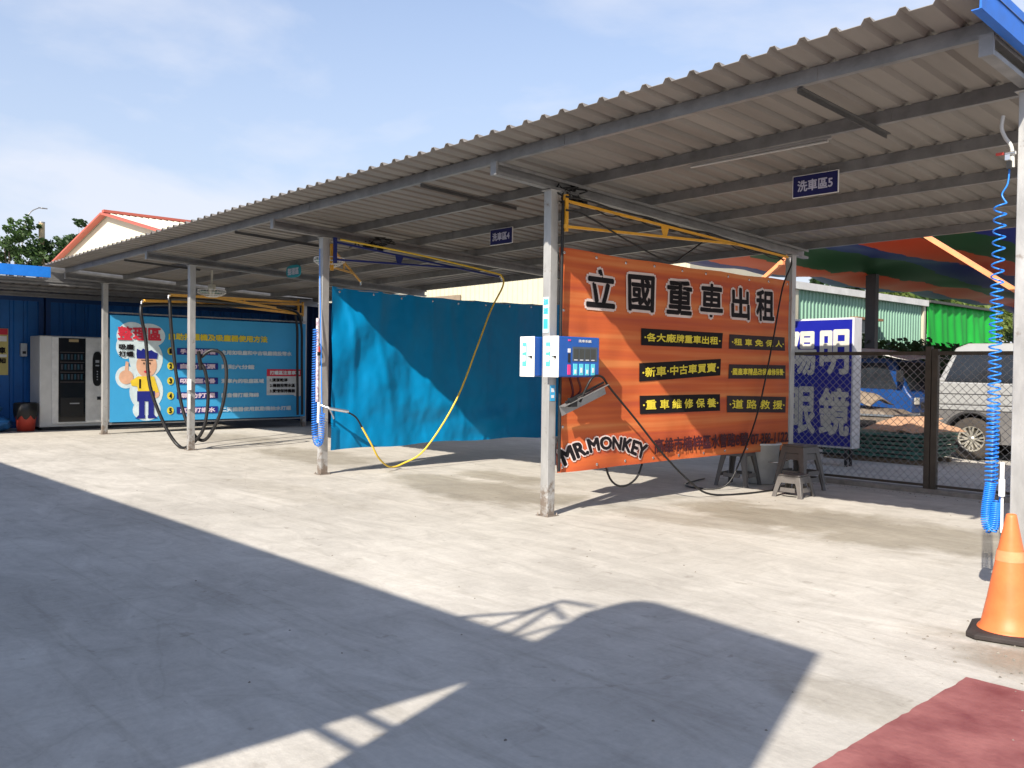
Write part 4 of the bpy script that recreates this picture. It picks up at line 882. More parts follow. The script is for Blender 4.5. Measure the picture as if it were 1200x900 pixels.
def truck():
    t = thing('blue_truck', (-9.2, 18.6, 0), 'small blue truck cab with a pale sheet over its roof, left of the van', 'truck')
    bm_ = mat('truck_blue', (.008, .05, .19), .35, 0, .1, 4, coat=.3); Y = 18.0; W = 1.6
    side = [(-9.0, .50), (-8.30, .50)]+[(-8.05+.0, .50)]+[(-7.62, .50), (-7.60, 1.0), (-7.70, 1.12), (-8.02, 1.74), (-8.12, 1.80), (-9.0, 1.80)]
    h = MB(); h.prism(side, lambda u, v, s: (u, s, v), Y, Y+W); obj('cab', h, bm_, t, bevel=.03)
    h = MB(); h.prism([(-8.85, 1.18), (-7.90, 1.16), (-8.14, 1.70), (-8.85, 1.70)], lambda u, v, s: (u, s, v), Y-.008, Y-.002); obj('side_window', h, mat('side_glass', (.02, .024, .03), .12, 0, .4, 6), t)
    h = MB(); h.add([(-7.685, Y+.12, 1.16), (-7.685, Y+W-.12, 1.16), (-7.985, Y+W-.16, 1.72), (-7.985, Y+.16, 1.72)], [(0, 1, 2, 3)]); obj('windscreen', h, glassd, t, solid=.01)
    h = MB(); h.box(-7.60, -7.585, Y+.1, Y+.32, .86, 1.0); obj('headlight', h, mat('lamp_glass', (.6, .58, .5), .2), t, bevel=.01)
    h = MB(); h.box(-7.60, -7.585, Y+W-.32, Y+W-.1, .86, 1.0); obj('headlight', h, mat('lamp_glass', (.6, .58, .5), .2), t, bevel=.01)
    h = MB(); h.box(-7.66, -7.50, Y-.01, Y+W+.01, .46, .70); obj('bumper', h, mat('bumper_dark', (.03, .03, .032), .5), t, bevel=.02)
    h = MB(); h.box(-7.598, -7.588, Y+.4, Y+W-.4, .78, .90); obj('grille', h, dark, t)
    h = MB(); h.beam((-7.86, Y-.02, 1.25), (-7.78, Y-.14, 1.45), .015, .015); h.box(-7.83, -7.74, Y-.24, Y-.10, 1.32, 1.55); obj('door_mirror', h, blackp, t, bevel=.01)
    h = MB(); h.box(-11.6, -9.06, Y-.05, Y+W+.05, .75, 1.15); h.box(-11.6, -7.7, Y+.2, Y+W-.2, .42, .52); obj('bed', h, bm_, t, bevel=.01)
    h = MB(); h.grid(lambda u, v: (-10.8+3.15*u, Y-.35+2.3*v, 1.86+.16*math.sin(math.pi*u)*math.sin(math.pi*v)+.05*math.sin(u*17+v*5)*(.5+.5*math.sin(v*9))-.30*max(0, u-.78)), 26, 16); obj('roof_cover', h, mat('cover_grey', (.48, .48, .46), .7, 0, .2, 6), t, solid=.01)
    for x in (-8.35, -10.9):
        wheel(t, (x, Y+.1, .32), .32, .2); wheel(t, (x, Y+W-.1, .32), .32, .2, 1)
truck()
# covered old vehicle nose
t = thing('old_buggy', (-7.9, 16.0, 0), 'small dusty brown vehicle nose with a black slatted grille in front of the blue truck', 'vehicle')
h = MB(); Y = 16.0
h.prism([(-8.7, .35), (-7.15, .35), (-7.12, .70), (-7.35, .80), (-8.7, .88)], lambda u, v, s: (u, s, v), Y, Y+1.1); obj('nose', h, mat('dusty_brown', (.17, .14, .11), .6, 0, .25, 5), t, bevel=.04)
h = MB(); h.grid(lambda u, v: (-8.7+1.15*u, Y+.05+1.0*v, .88+.34*(math.sin(math.pi*min(u*.62+.3, 1))*math.sin(math.pi*(.1+.8*v)))+.03*math.sin(u*11+v*7)), 16, 12); obj('cloth_cover', h, mat('cover_brown', (.24, .19, .14), .85, 0, .3, 4, .3), t, solid=.02)
h = MB()
for k in range(6): h.box(-7.118, -7.10, Y+.18, Y+.92, .42+k*.035, .435+k*.035)
h.box(-8.2, -7.4, Y-.012, Y-.002, .42, .62); obj('grille', h, blackp, t)
h = MB(); h.box(-8.72, -7.1, Y-.03, Y-.004, .70, .735); h.box(-7.10, -7.075, Y-.03, Y+1.13, .70, .735); obj('chrome_bar', h, chrome, t)
for x, yy in ((-7.5, Y+.1), (-7.5, Y+1.0), (-8.45, Y+.1), (-8.45, Y+1.0)): wheel(t, (x, yy, .25), .25, .16, -1 if yy < 16.5 else 1)

# ------------------------------------------------------------------ striped shade tarpaulin beyond the bays
def stripe_mat():
    m = bpy.data.materials.new('striped_sheet'); m.use_nodes = True; nt = m.node_tree; N = nt.nodes; L = nt.links
    b = N['Principled BSDF']; b.inputs['Roughness'].default_value = .5
    tc = N.new('ShaderNodeTexCoord'); sp = N.new('ShaderNodeSeparateXYZ'); L.new(tc.outputs['Object'], sp.inputs[0])
    ns = N.new('ShaderNodeTexNoise'); ns.inputs['Scale'].default_value = 1.6; ns.inputs['Detail'].default_value = 5; L.new(tc.outputs['Object'], ns.inputs['Vector'])
    def mth(op, a, b_):
        x = N.new('ShaderNodeMath'); x.operation = op
        for i, q in enumerate((a, b_)):
            if isinstance(q, (int, float)): x.inputs[i].default_value = q
            else: L.new(q, x.inputs[i])
        return x.outputs[0]
    # object origin at x = -6: stripe period 1.5 m (orange, green, blue)
    f = mth('FRACT', mth('DIVIDE', mth('ADD', mth('ADD', sp.outputs[0], 29.25), mth('MULTIPLY', mth('SUBTRACT', ns.outputs[0], .5), .5)), 3.4), 0)
    r = N.new('ShaderNodeValToRGB'); r.color_ramp.interpolation = 'CONSTANT'; e = r.color_ramp.elements
    e[0].position = 0; e[0].color = (.66, .085, .02, 1); e[1].position = .33; e[1].color = (.01, .085, .025, 1); q = e.new(.665); q.color = (.01, .025, .24, 1)
    L.new(f, r.inputs[0]); L.new(r.outputs[0], b.inputs['Base Color'])
    tr = N.new('ShaderNodeBsdfTranslucent'); L.new(r.outputs[0], tr.inputs[0]); ms = N.new('ShaderNodeMixShader'); ms.inputs[0].default_value = .16
    L.new(b.outputs[0], ms.inputs[1]); L.new(tr.outputs[0], ms.inputs[2]); L.new(ms.outputs[0], N['Material Output'].inputs[0])
    return m
t = thing('shade_canopy', (-6, 26, 0), 'orange, green and blue striped tarpaulin canopy sagging behind the parked vehicles', 'canopy')
def SH(u, v):
    y = 14.9+23.1*v; x = -12.0+14.5*u+.25*math.sin(v*9)*(1-u)
    z = 4.05-.10*math.sin(u*19+1)*math.sin(v*7)-.10*abs(math.sin(v*math.pi*3.5))*(1-u)+.05*math.sin(u*40+v*5)-.10*(1-u)**6*abs(math.sin(v*22))
    return (x, y, z)
h = MB(); h.grid(SH, 80, 60); obj('striped_sheet', h, stripe_mat(), t, solid=.006)
h = MB()
for y in (14.95, 24, 31, 37.9): h.cyl((-12.2, y, 4.14), (2.5, y, 4.14), .03, 8)
for x in (-12.1, -5.0, 2.4): h.cyl((x, 14.9, 4.19), (x, 38, 4.19), .025, 8)
obj('frame_poles', h, galv, t)
for x, y in ((-10.35, 22.0), (-3.2, 17.4), (2.2, 25), (-11.9, 37.5)):
    h = MB(); h.box(x-.13, x+.13, y-.09, y+.09, 0, 3.98); obj('support', h, mat('dark_column', (.06, .062, .065), .5, .2), t)
h = MB(); h.beam((-6.0, 12.6, 3.99), (-3.6, 12.6, 2.28), .06, .08, (0, 1, 0)); tag(obj('orange_brace', h, orangep), 'pale orange diagonal timber brace reaching from the roof edge towards the near right post', 'brace', 'orange braces under the striped canopy')
h = MB(); h.beam((-7.05, 12.3, 3.29), (-7.72, 12.3, 2.80), .055, .07, (0, 1, 0)); h.cbox((-7.20, 12.26, 3.15), (.09, .06, .05)); tag(obj('orange_brace', h, orangep), 'short pale orange brace above the right end of the orange banner', 'brace', 'orange braces under the striped canopy')

# ------------------------------------------------------------------ buildings beyond
def ribbed_y(mb, x, y0, y1, z0, z1, pitch=.25, d=.03, sgn=1):
    """ribbed sheet in a plane of constant x running along y"""
    y = y0
    while y < y1-1e-6:
        a = min(y+pitch*.62, y1); b = min(y+pitch, y1)
        mb.add([(x, y, z0), (x, a, z0), (x, a, z1), (x, y, z1)], [(0, 1, 2, 3)])
        if b > a:
            xx = x+d*sgn; c = (a+b)/2; w = (b-a)*.28
            mb.add([(x, a, z0), (xx, c-w, z0), (xx, c+w, z0), (x, b, z0), (x, a, z1), (xx, c-w, z1), (xx, c+w, z1), (x, b, z1)], [(0, 1, 5, 4), (1, 2, 6, 5), (2, 3, 7, 6)])
        y = b
def ribbed_x(mb, y, x0, x1, z0, z1, pitch=.25, d=.03):
    x = x0
    while x < x1-1e-6:
        a = min(x+pitch*.62, x1); b = min(x+pitch, x1)
        mb.add([(x, y, z0), (a, y, z0), (a, y, z1), (x, y, z1)], [(0, 1, 2, 3)])
        if b > a:
            c = (a+b)/2; w = (b-a)*.28; yy = y-d
            mb.add([(a, y, z0), (c-w, yy, z0), (c+w, yy, z0), (b, y, z0), (a, y, z1), (c-w, yy, z1), (c+w, yy, z1), (b, y, z1)], [(0, 1, 5, 4), (1, 2, 6, 5), (2, 3, 7, 6)])
        x = b
# green metal workshop
t = thing('green_workshop', (-17, 30, 0), 'pale green ribbed metal workshop with a white eave beyond the striped canopy', 'building')
h = MB(); ribbed_y(h, -14.02, 24.5, 34.0, 0, 4.0, .22, .035); ribbed_x(h, 24.5, -24, -14.05, 0, 4.0); h.box(-24, -14.06, 24.52, 33.98, 0, 3.99); obj('wall', h, mat('green_sheet', (.20, .36, .27), .5, 0, .06, 1, spec=.4), t)
h = MB(); h.box(-24.1, -13.85, 24.35, 34.1, 4.0, 4.22); obj('eave', h, mat('eave_white', (.62, .62, .58), .6, 0, .15, 2), t)
h = MB(); h.box(-14.06, -13.93, 33.85, 34.02, 0, 4.0); h.box(-14.06, -13.93, 24.4, 24.75, 0, 4.0); obj('corner_trim', h, cream, t)
h = MB(); h.box(-14.0, -13.90, 28.3, 29.9, 2.3, 3.25); obj('window', h, mat('window_dark', (.10, .12, .10), .2), t)
h = MB(); h.box(-13.99, -13.72, 28.15, 30.05, 3.25, 3.33); obj('window_hood', h, mat('rusty', (.30, .16, .08), .8), t)
h = MB(); h.box(-14.03, -13.8, 24.9, 26.0, 2.2, 2.7); obj('air_conditioner', h, white, t, bevel=.02)
# green netting structure
t = thing('netted_shed', (-17, 37.8, 0), 'low shed curtained with bright green netting to the right of the green workshop', 'shed')
def NT(u, v):
    y = 34.15+7.2*u; z = 2.3+1.85*v-.20*u*0
    return (-13.95+(.05*math.sin(u*34+2*math.sin(u*9))*(1-v*.6))+.03*math.sin(u*71+v*3), y, z)
h = MB(); h.grid(NT, 120, 8); obj('netting', h, mat('green_net', (.02, .50, .06), .6, 0, .12, 1.2, trans=.3), t, solid=.02)
h = MB(); h.box(-22, -13.8, 34.15, 41.5, 4.15, 4.24); obj('roof', h, mat('dark_roof', (.07, .07, .06), .7), t)
h = MB()
for y in (34.3, 37.8, 41.3): h.box(-14.15, -14.03, y-.06, y+.06, 0, 4.15); h.box(-21.9, -21.78, y-.06, y+.06, 0, 4.15)
obj('posts', h, dark, t)
# pale ribbed factory wall behind the blue tarpaulin
t = thing('cream_factory', (-23, 24, 0), 'cream ribbed metal building seen above the blue tarpaulin', 'building')
h = MB(); ribbed_x(h, 20, -26.6, -14.5, 0, 5.0, .24, .04); h.box(-26.6, -14.5, 20.02, 23.9, 0, 4.98); obj('wall', h, cream, t)
h = MB(); h.box(-26.7, -14.4, 19.9, 24.0, 5.0, 5.12); obj('roof', h, roofm, t)
h = MB(); h.box(-26.5, -24.2, 19.9, 19.94, 3.85, 4.05); obj('louvre', h, mat('louvre_brown', (.22, .17, .12), .7), t)
# gabled shed: pale sheet roof, red ridge cap and rake trim
t = thing('gabled_shed', (-42.1, 14, 0), 'sunlit cream gabled shed with red trim along its roof edges', 'building')
xa, za, y, hw, slope, depth = -42.1, 8.20, 14.0, 9.5, .222, 20.0; ze = za-hw*slope
h = MB(); h.prism([(xa-hw, 0), (xa+hw, 0), (xa+hw, ze), (xa, za), (xa-hw, ze)], lambda u, v, s: (u, s, v), y, y+depth); obj('wall', h, mat('cream_wall', (.62, .58, .44), .6, 0, .03, 1), t)
h = MB()
for s_ in (-1, 1):
    n = 70
    for k in range(n):
        ya, yb = y-.2+k*(depth+.4)/n, y-.2+(k+.7)*(depth+.4)/n; yc_ = y-.2+(k+1)*(depth+.4)/n
        P = lambda yy, up: [(xa, yy, za+.04+up), (xa+s_*(hw+.4), yy, za+.04+up-(hw+.4)*slope)]
        a_ = P(ya, 0)+P(yb, 0)[::-1]; h.add(a_, [(0, 1, 2, 3)])
        m_ = (yb+yc_)/2; h.add(P(yb, 0)+P(m_, .05)[::-1], [(0, 1, 2, 3)]); h.add(P(m_, .05)+P(yc_, 0)[::-1], [(0, 1, 2, 3)])
obj('roof', h, mat('cream_roof', (.58, .55, .43), .55, 0, .05, 1), t)
rakem = mat('rake_red', (.42, .10, .07), .6, 0, .1, 1.5)
for s_ in (-1, 1):
    h = MB(); h.beam((xa, y-.22, za+.03), (xa+s_*(hw+.4), y-.22, za+.03-(hw+.4)*slope), .08, .30, (0, 1, 0)); obj('rake_trim', h, rakem, t)
h = MB(); h.box(xa-.14, xa+.14, y-.26, y+depth+.3, za+.08, za+.20); obj('ridge_cap', h, rakem, t)

# ------------------------------------------------------------------ blue container office and lean-to on the left
def container(name, x, y0, y1, h, label, side=1):
    t = thing(name, (x-1.2, (y0+y1)/2, 0), label, 'container'); bm_ = mat('container_blue', (.012, .12, .38), .5, 0, .12, 2.5, .1)
    w = MB(); ribbed_y(w, x, y0+.1, y1-.1, .14, h-.1, .28, -.03); w.box(x-2.35, x-.035, y0+.02, y1-.02, .02, h-.02); obj('wall', w, bm_, t)
    f = MB(); f.box(x-.04, x+.02, y0, y1, h-.1, h); f.box(x-.04, x+.02, y0, y1, 0, .14); f.box(x-.04, x+.02, y0, y0+.1, .14, h-.1); f.box(x-.04, x+.02, y1-.1, y1, .14, h-.1); f.box(x-2.37, x-.036, y0-.01, y1+.01, h-.018, h+.005); obj('frame', f, mat('container_frame', (.012, .06, .20), .5), t)
container('shipping_container', -22.35, -5.9, 6.0, 2.985, 'blue ribbed shipping container behind the drinks machine')
container('shipping_container', -22.35, 6.05, 12.1, 2.985, 'blue ribbed shipping container behind the instruction banner')
t = thing('back_partition', (-18, 12.2, 0), 'dark navy ribbed partition closing the back of the far bays', 'partition')
h = MB(); ribbed_x(h, 12.2, -22.6, -18.6, 0, 3.12, .28, .03); obj('wall', h, mat('navy_sheet', (.014, .05, .16), .55), t, solid=.01)
t = thing('lean_to_roof', (-21, 3, 0), 'low sheet roof with a bright blue fascia in front of the containers', 'roof')
h = MB(); y = -6.0; prof = []
while y < 12.1: prof += [(y, 0), (y+.17, 0), (y+.19, .03), (y+.23, .03)]; y += .25
n = len(prof); vs = []
for x, z in ((-19.80, 3.20), (-22.6, 2.98)):
    for (yy, hh) in prof: vs.append((x, yy, z+hh))
h.add(vs, [(i, i+1, n+i+1, n+i) for i in range(n-1)]); obj('roof_sheet', h, roofm, t, solid=.004)
h = MB(); h.box(-19.36, -19.33, -6.0, 5.32, 3.19, 3.40); h.box(-19.5, -19.36, -6.0, 5.32, 3.385, 3.40); h.box(-19.42, -19.36, -6.0, 5.32, 3.19, 3.205); obj('fascia', h, mat('fascia_blue', (.015, .20, .70), .4), t)
h = MB(); h.box(-19.80, -19.40, -6.0, 5.3, 3.155, 3.175); h.box(-19.83, -19.80, 5.3, 12.1, 3.14, 3.46); obj('closing_strip', h, galv, t)
h = MB()
for x, z in ((-19.78, 3.12), (-20.7, 3.05), (-21.6, 2.98)): h.channel((x, -6, z), (x, 11.5, z), .05, .09)
obj('purlins', h, galv, t)
for y in (-5.5, .8):
    h = MB(); h.box(-19.82, -19.72, y-.05, y+.05, 0, 3.07); obj('post', h, postm, t)

# drinks machine
t = thing('vending_machine', (-21.5, 6.2, 0), 'white drinks vending machine with a dark glass front', 'vending machine')
wv = mat('machine_white', (.60, .60, .58), .45, 0, .08, 4); X = -21.2
h = MB(); h.box(-21.95, X, 5.62, 7.15, .07, 2.08); obj('cabinet', h, wv, t, bevel=.02)
h = MB(); h.box(X+.002, X+.035, 5.86, 7.13, .14, 2.06); obj('door', h, mat('machine_door', (.68, .68, .66), .4), t, bevel=.01)
h = MB(); h.box(X+.036, X+.046, 5.99, 6.55, .18, 2.04); obj('display_glass', h, mat('machine_glass', (.014, .014, .016), .12), t)
dr = [mat('can_teal', (.015, .06, .09), .4), mat('can_grey', (.05, .05, .06), .4)]
for m_ in (0, 1):
    h = MB()
    for j in range(3):
        for i in range(7):
            if (i+j) % 2 == m_: h.cyl((X+.049, 6.06+i*.068, 1.12+j*.22), (X+.049, 6.06+i*.068, 1.24+j*.22), .024, 8)
    obj('cans', h, dr[m_], t)
h = MB()
for j in range(4): h.box(X+.0465, X+.055, 6.02, 6.52, 1.055+j*.22, 1.072+j*.22)
obj('shelves', h, mat('shelf_brown', (.07, .055, .05), .5), t)
h = MB(); h.box(X+.0465, X+.05, 6.2, 6.4, 1.955, 2.015); obj('top_label', h, mat('label_tan', (.40, .30, .16), .5), t)
h = MB(); h.box(X+.0465, X+.055, 6.03, 6.51, .30, .72); obj('hatch', h, blackp, t, bevel=.005)
h = MB(); h.box(X+.056, X+.058, 6.22, 6.42, .575, .60); obj('hatch_mark', h, mat('mark_grey', (.35, .36, .38), .5), t)
h = MB(); h.prism([(6.80+.10*math.copysign(abs(math.cos(a))**.8, math.cos(a)), 1.36+.39*math.copysign(abs(math.sin(a))**.45, math.sin(a))) for a in [2*math.pi*k/32 for k in range(32)]], lambda u, v, s: (s, u, v), X+.036, X+.05); obj('control_panel', h, blackp, t)
h = MB(); h.box(X+.051, X+.054, 6.76, 6.84, 1.50, 1.56); h.box(X+.051, X+.054, 6.76, 6.84, 1.42, 1.45)
for k in range(4): h.cyl((X+.05, 6.80, 1.30-.06*k), (X+.056, 6.80, 1.30-.06*k), .014, 8)
obj('buttons', h, mat('button_grey', (.4, .42, .45), .4), t)
h = MB(); h.box(X+.036, X+.05, 6.80, 6.90, .66, .73); obj('coin_return', h, blackp, t)
h = MB(); h.box(-21.9, X, 5.66, 7.1, 0, .068); obj('plinth', h, dark, t)

# bin with liner, blue bags, poster, switch
t = thing('litter_bin', (-21.2, 5.35, 0), 'red bin with a black liner folded over its rim', 'bin')
h = MB(); h.lathe([(0, .01), (.17, .01), (.21, .42), (.20, .44)], (-21.2, 5.35, 0), 24); obj('body', h, mat('bin_red', (.45, .05, .03), .5), t)
h = MB(); n = 30; vs = []
for j, (r_, z) in enumerate(((.215, .30), (.235, .42), (.235, .60), (.20, .62), (.17, .45))):
    for k in range(n):
        a = 2*math.pi*k/n; w = 1+.04*math.sin(k*5.1+j); vs.append((-21.2+r_*w*math.cos(a), 5.35+r_*w*math.sin(a), z+(.05*math.sin(k*1.7) if j == 0 else 0)))
h.add(vs, [(j*n+k, j*n+(k+1) % n, (j+1)*n+(k+1) % n, (j+1)*n+k) for j in range(4) for k in range(n)], True); obj('liner', h, blackp, t)
for i, (c_, s_, lab) in enumerate((((-21.4, 4.78, .16), (.34, .34, .17), 'blue plastic bag slumped on the floor, lower of the pile by the bin'), ((-21.5, 4.62, .46), (.3, .32, .16), 'pale blue plastic bag lying on top of the lower bag'), ((-21.6, 4.2, .20), (.34, .36, .2), 'blue plastic bag at the left end of the pile'))):
    h = MB(); n, m_ = 22, 12; vs = []
    for j in range(m_+1):
        for k in range(n):
            a = 2*math.pi*k/n; p = -math.pi/2+math.pi*j/m_; d = Vector((math.cos(p)*math.cos(a), math.cos(p)*math.sin(a), math.sin(p)))
            f = 1+.22*noise.noise(d*2.3+Vector((i*7, 0, 0)))+.08*noise.noise(d*7+Vector((i, 3, 0)))
            vs.append((c_[0]+s_[0]*d.x*f, c_[1]+s_[1]*d.y*f, max(.004, c_[2]+s_[2]*d.z*f)))
    h.add(vs, [(j*n+k, j*n+(k+1) % n, (j+1)*n+(k+1) % n, (j+1)*n+k) for j in range(m_) for k in range(n)], True)
    tag(obj('plastic_bag', h, mat('bag_blue', (.03, .15, .38), .35, 0, .3, 6, .3, 14)), lab, 'bag', 'blue plastic bags beside the bin')
t = thing('wall_poster', (-22.3, 4.95, 1.7), 'yellow wall poster with a red header on the blue container', 'poster')
h = MB(); h.box(-22.325, -22.318, 4.35, 5.27, 1.20, 2.24); obj('sheet', h, mat('poster_yellow', (.55, .47, .16), .5), t)
h = MB(); h.box(-22.317, -22.314, 4.36, 5.26, 2.10, 2.235); obj('header', h, txtr, t)
h = MB(); h.box(-22.317, -22.314, 4.40, 5.24, 1.95, 2.07); h.box(-22.317, -22.314, 4.40, 5.24, 1.60, 1.66); obj('pale_panels', h, txtw, t)
h = MB(); text(h, '洗車', lambda u, v, hh: (-22.311+hh, 4.95+u*.26, 1.68+v*.14), .04); text(h, '須知', lambda u, v, hh: (-22.311+hh, 4.95+u*.26, 1.46+v*.12), .04); obj('lettering', h, txtk, t)
t = thing('paper_dispenser', (-22.25, 5.56, 1.75), 'small pale box fixed to the blue container beside the vending machine', 'box')
h = MB(); h.box(-22.32, -22.20, 5.50, 5.63, 1.62, 1.92); obj('case', h, mat('dispenser_grey', (.45, .48, .5), .5), t, bevel=.015)
h = MB(); h.box(-22.199, -22.19, 5.53, 5.60, 1.68, 1.74); obj('slot', h, dark, t)

# ------------------------------------------------------------------ trees, pole, lamp
def leaf_mat(name, c):
    m = mat(name, c, .55, 0, .35, .9, trans=.35); return m
lm = [leaf_mat('leaf_dark', (.035, .075, .022)), leaf_mat('leaf_mid', (.06, .115, .03)), leaf_mat('leaf_yellow', (.12, .17, .035))]
bark = mat('bark', (.16, .13, .10), .85, 0, .3, 6, .4)
def tree(loc, height, blobs, n, leaf, label, mi=1, seed=1, group=None, trunk_r=.18, cat='tree', ngaps=True):
    r = random.Random(seed); t = thing('tree', loc, label, cat, group); base = Vector(loc); h = MB()
    top = base+Vector((0, 0, height*.8)); h.tube([base, base+Vector((.15, .1, height*.35)), top], lambda q: trunk_r*(1-.75*q), 8)
    for b in blobs:
        c_ = base+Vector(b[0]); s0 = base+Vector((0, 0, max(1, b[0][2]*.55))); h.tube([s0, s0.lerp(c_, .5)+Vector((0, 0, .3)), c_], lambda q: trunk_r*.45*(1-.8*q), 6)
    obj('trunk', h, bark, t)
    h = MB(); tot = sum(b[1]**2 for b in blobs)
    for (bc, br) in blobs:
        k = int(n*br**2/tot); c0 = base+Vector(bc)
        clumps = [(Vector((r.gauss(0, 1), r.gauss(0, 1), r.gauss(0, .8))).normalized()*br*r.uniform(.35, 1.0), br*r.uniform(.16, .36)) for _ in range(14)]
        for i in range(k):
            cc, cr = r.choice(clumps); d = Vector((r.gauss(0, 1), r.gauss(0, 1), r.gauss(0, 1))); d.normalize(); p = c0+cc+d*cr*r.random()**.45
            a = Vector((r.gauss(0, 1), r.gauss(0, 1), r.gauss(0, .6))).normalized(); u = a.cross(Vector((r.random(), r.random(), 1))).normalized(); v = a.cross(u)
            l = leaf*r.uniform(.6, 1.3); w = l*.5
            h.add([p-u*l, p-v*w, p+u*l, p+v*w], [(0, 1, 2, 3)])
    obj('crown', h, lm[mi], t)
TG = 'trees beyond the sheds'
tree((-60, 14.2, 0), 10.2, [((0, -.3, 8.9), 1.5), ((.2, .7, 9.6), 1.0), ((0, -1.2, 7.6), 1.5), ((0, .8, 7.8), 1.4), ((0, -2.4, 9.4), 1.3), ((0, 1.5, 8.5), .9)], 5200, .13, 'loose airy tree at the left edge of the view, behind the utility pole', 1, 3, TG)
tree((-60, 17.2, 0), 9.4, [((0, -.2, 8.3), 1.35), ((0, .9, 7.5), 1.4), ((0, -.8, 7.2), 1.3), ((0, .3, 9.0), .9)], 5200, .13, 'dense round topped tree between the utility pole and the gabled shed', 0, 5, TG)
tree((-60, 18.15, 0), 10.9, [((0, 0, 10.35), .42), ((0, .2, 10.3), .32)], 420, .12, 'small isolated tuft of leaves on a thin stem above the gabled shed', 0, 9, TG, .05)
for i, (x, y, hh, rr) in enumerate(((-27, 52, 7.9, 1.7), (-27, 57.5, 8.2, 1.9), (-26.5, 63, 8.5, 2.2), (-26, 68, 7.9, 2.0), (-26, 73.5, 8.2, 2.4), (-25, 79, 8.3, 2.6))):
    tree((x, y, 0), hh, [((0, 0, hh-1.7), rr), ((.4, -2.1, hh-2.3), rr*.85), ((.2, 2.0, hh-2.0), rr*.85), ((1, .3, hh-3.2), rr)], 5200, .20,
         ['bushy tree showing over the left part of the green workshop roof', 'bushy tree showing over the middle of the green workshop roof', 'sunlit tree over the corner between workshop and green netting', 'broad tree over the left half of the green netting', 'broad tree over the right half of the green netting', 'dark tree just right of the green netting beside the blue coil'][i], (0, 2, 1, 2, 2, 0)[i], 20+i, 'trees behind the green workshop', .25)
# low shrubs right under the netting
t = thing('hedge', (-9.5, 24, 0), 'dark shrubs in shade below the green workshop wall, behind the parked vehicles', 'hedge')
h = MB(); r_ = random.Random(4)
for i in range(9000):
    y = r_.uniform(20.5, 33); x = -11.8+(y-20.5)*.02+r_.gauss(0, .5); top = 2.35+.35*noise.noise(Vector((y*.8, 0, 4)))
    z = r_.uniform(.1, top); a = Vector((r_.gauss(0, 1), r_.gauss(0, 1), r_.gauss(0, 1))).normalized(); u = a.cross(Vector((r_.random(), r_.random(), 1))).normalized(); v = a.cross(u); l = .12; p = Vector((x, y, z))
    h.add([p-u*l, p-v*l*.5, p+u*l, p+v*l*.5], [(0, 1, 2, 3)])
obj('foliage', h, lm[0], t)
h = MB()
for k in range(9): h.tube([(-11.8, 21+k*1.4, 0), (-11.7, 21.1+k*1.4, 1), (-11.8, 21+k*1.4, 1.9)], .04, 6)
obj('stems', h, bark, t)
t = thing('utility_pole', (-60, 16.0, 0), 'tan concrete utility pole rising behind the blue fascia', 'pole')
h = MB(); h.cyl((-60, 16.0, 0), (-60, 16.0, 10.05), .24, 14, .17); obj('shaft', h, mat('pole_tan', (.42, .33, .20), .8, 0, .15, 2), t)
h = MB(); h.lathe([(.18, 10.05), (.19, 10.12), (0, 10.14)], (-60, 16.0, 0), 14); obj('cap', h, galv, t)
t = thing('street_lamp', (-64, 16.0, 0), 'thin curved street lamp above the utility pole', 'street lamp')
h = MB(); h.tube([(-64, 15.6, 0), (-64, 15.7, 6), (-64, 15.95, 9.5), (-64, 16.3, 11.1), (-64, 16.9, 11.6)], lambda q: .07-.04*q, 8); obj('mast', h, galv, t)
h = MB(); h.lathe([(0, 0), (.10, .02), (.12, .06), (0, .10)], (-64, 17.1, 11.55), 12); h.beam((-64, 16.85, 11.6), (-64, 17.4, 11.6), .1, .07); obj('lamp_head', h, galv, t)
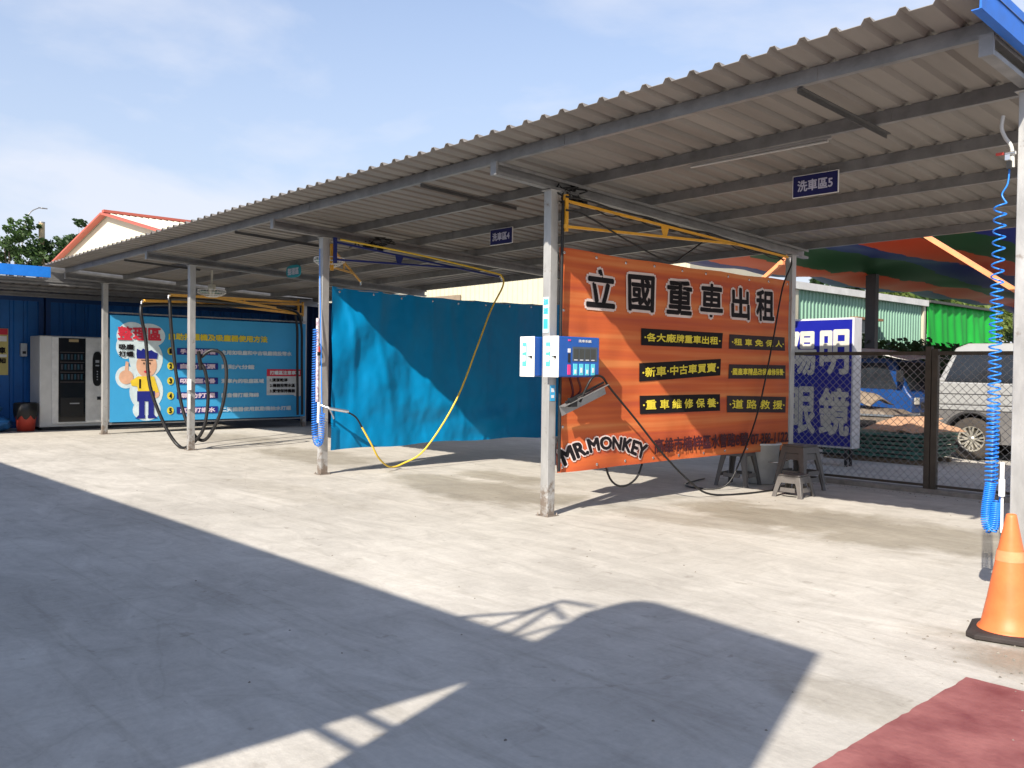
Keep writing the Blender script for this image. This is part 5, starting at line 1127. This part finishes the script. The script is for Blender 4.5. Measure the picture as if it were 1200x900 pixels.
# a few white flats of gravel heap / low wall beyond the boards
# ------------------------------------------------------------------ structures behind the camera that cast the foreground shade
t = thing('opposite_carport', (-16, -3.6, 0), 'grey metal carport across the yard behind the viewer, shading the foreground', 'carport')
h = MB(); h.box(-34, -1.64, -6.4, -1.12, 3.50, 3.54); obj('roof_sheet', h, roofm, t)
h = MB(); h.channel((-34, -1.18, 3.44), (-1.70, -1.18, 3.44), .05, .10); h.channel((-34, -6.2, 3.44), (-1.65, -6.2, 3.44), .05, .10); obj('purlins', h, galv, t)
for x in (-6.6, -13, -19.5, -26):
    h = MB(); h.box(x-.05, x+.05, -1.9, -1.8, 0, 3.38); obj('post', h, postm, t)
h = MB(); ribbed_x(h, -6.5, -34, -1.0, 0, 3.5, .25, .03); obj('sun_stop_wall', h, mat('back_sheet', (.35, .38, .40), .6), t, solid=.01)  # unseen wall, added to stop sunlight passing in under this roof
t = thing('sign_tower', (-1.03, -1.6, 0), 'tall rectangular advertising tower standing at the corner behind the viewer', 'sign')
def rc(x0, x1, z0, z1, r, n=8):
    P = [(x0, z0), (x1, z0), (x1, z1)]
    for k in range(n+1):
        a = math.pi/2+math.pi/2*k/n; P.append((x0+r+r*math.cos(a), z1-r+r*math.sin(a)))
    return P
h = MB(); h.prism(rc(-1.70, -.30, 0, 4.50, .30), lambda u, v, s: (u, s, v+(.14*(-.30-u)/1.38 if v > 3 else 0)), -1.60, -1.33); obj('body', h, mat('tower_blue', (.03, .16, .5), .5), t)
h = MB(); h.prism(rc(-1.50, -.40, 1.0, 4.42, .36), lambda u, v, s: (u, s, v), -1.328, -1.31); obj('panel', h, white, t)
def un(xs, ys, y=-1.35):
    z = (ys-y)/1.28; return (xs+.45*z, y, z)
t = thing('lattice_bracket', (-2.3, -1.35, 3.5), 'thin steel lattice bracket bracing the tower to the carport behind the viewer', 'bracket')
for pts in (((-4.14, 3.30), (-3.92, 3.75), (-3.96, 4.13), (-3.72, 4.19)), ((-3.79, 3.30), (-3.96, 4.13)), ((-3.6, 3.30), (-3.88, 3.98)), ((-3.58, 3.30), (-3.59, 3.75)), ((-3.96, 4.03), (-3.64, 3.83)), ((-3.3, 2.12), (-2.7, 2.14)), ((-3.3, 1.90), (-2.6, 1.92))):
    h = MB()
    for p, q in zip(pts, pts[1:]): h.beam(un(*p), un(*q), .032, .032, (0, 1, 0))
    obj('bar', h, galv, t)


for o in bpy.data.objects:
    if '_o' in o.keys(): del o['_o']
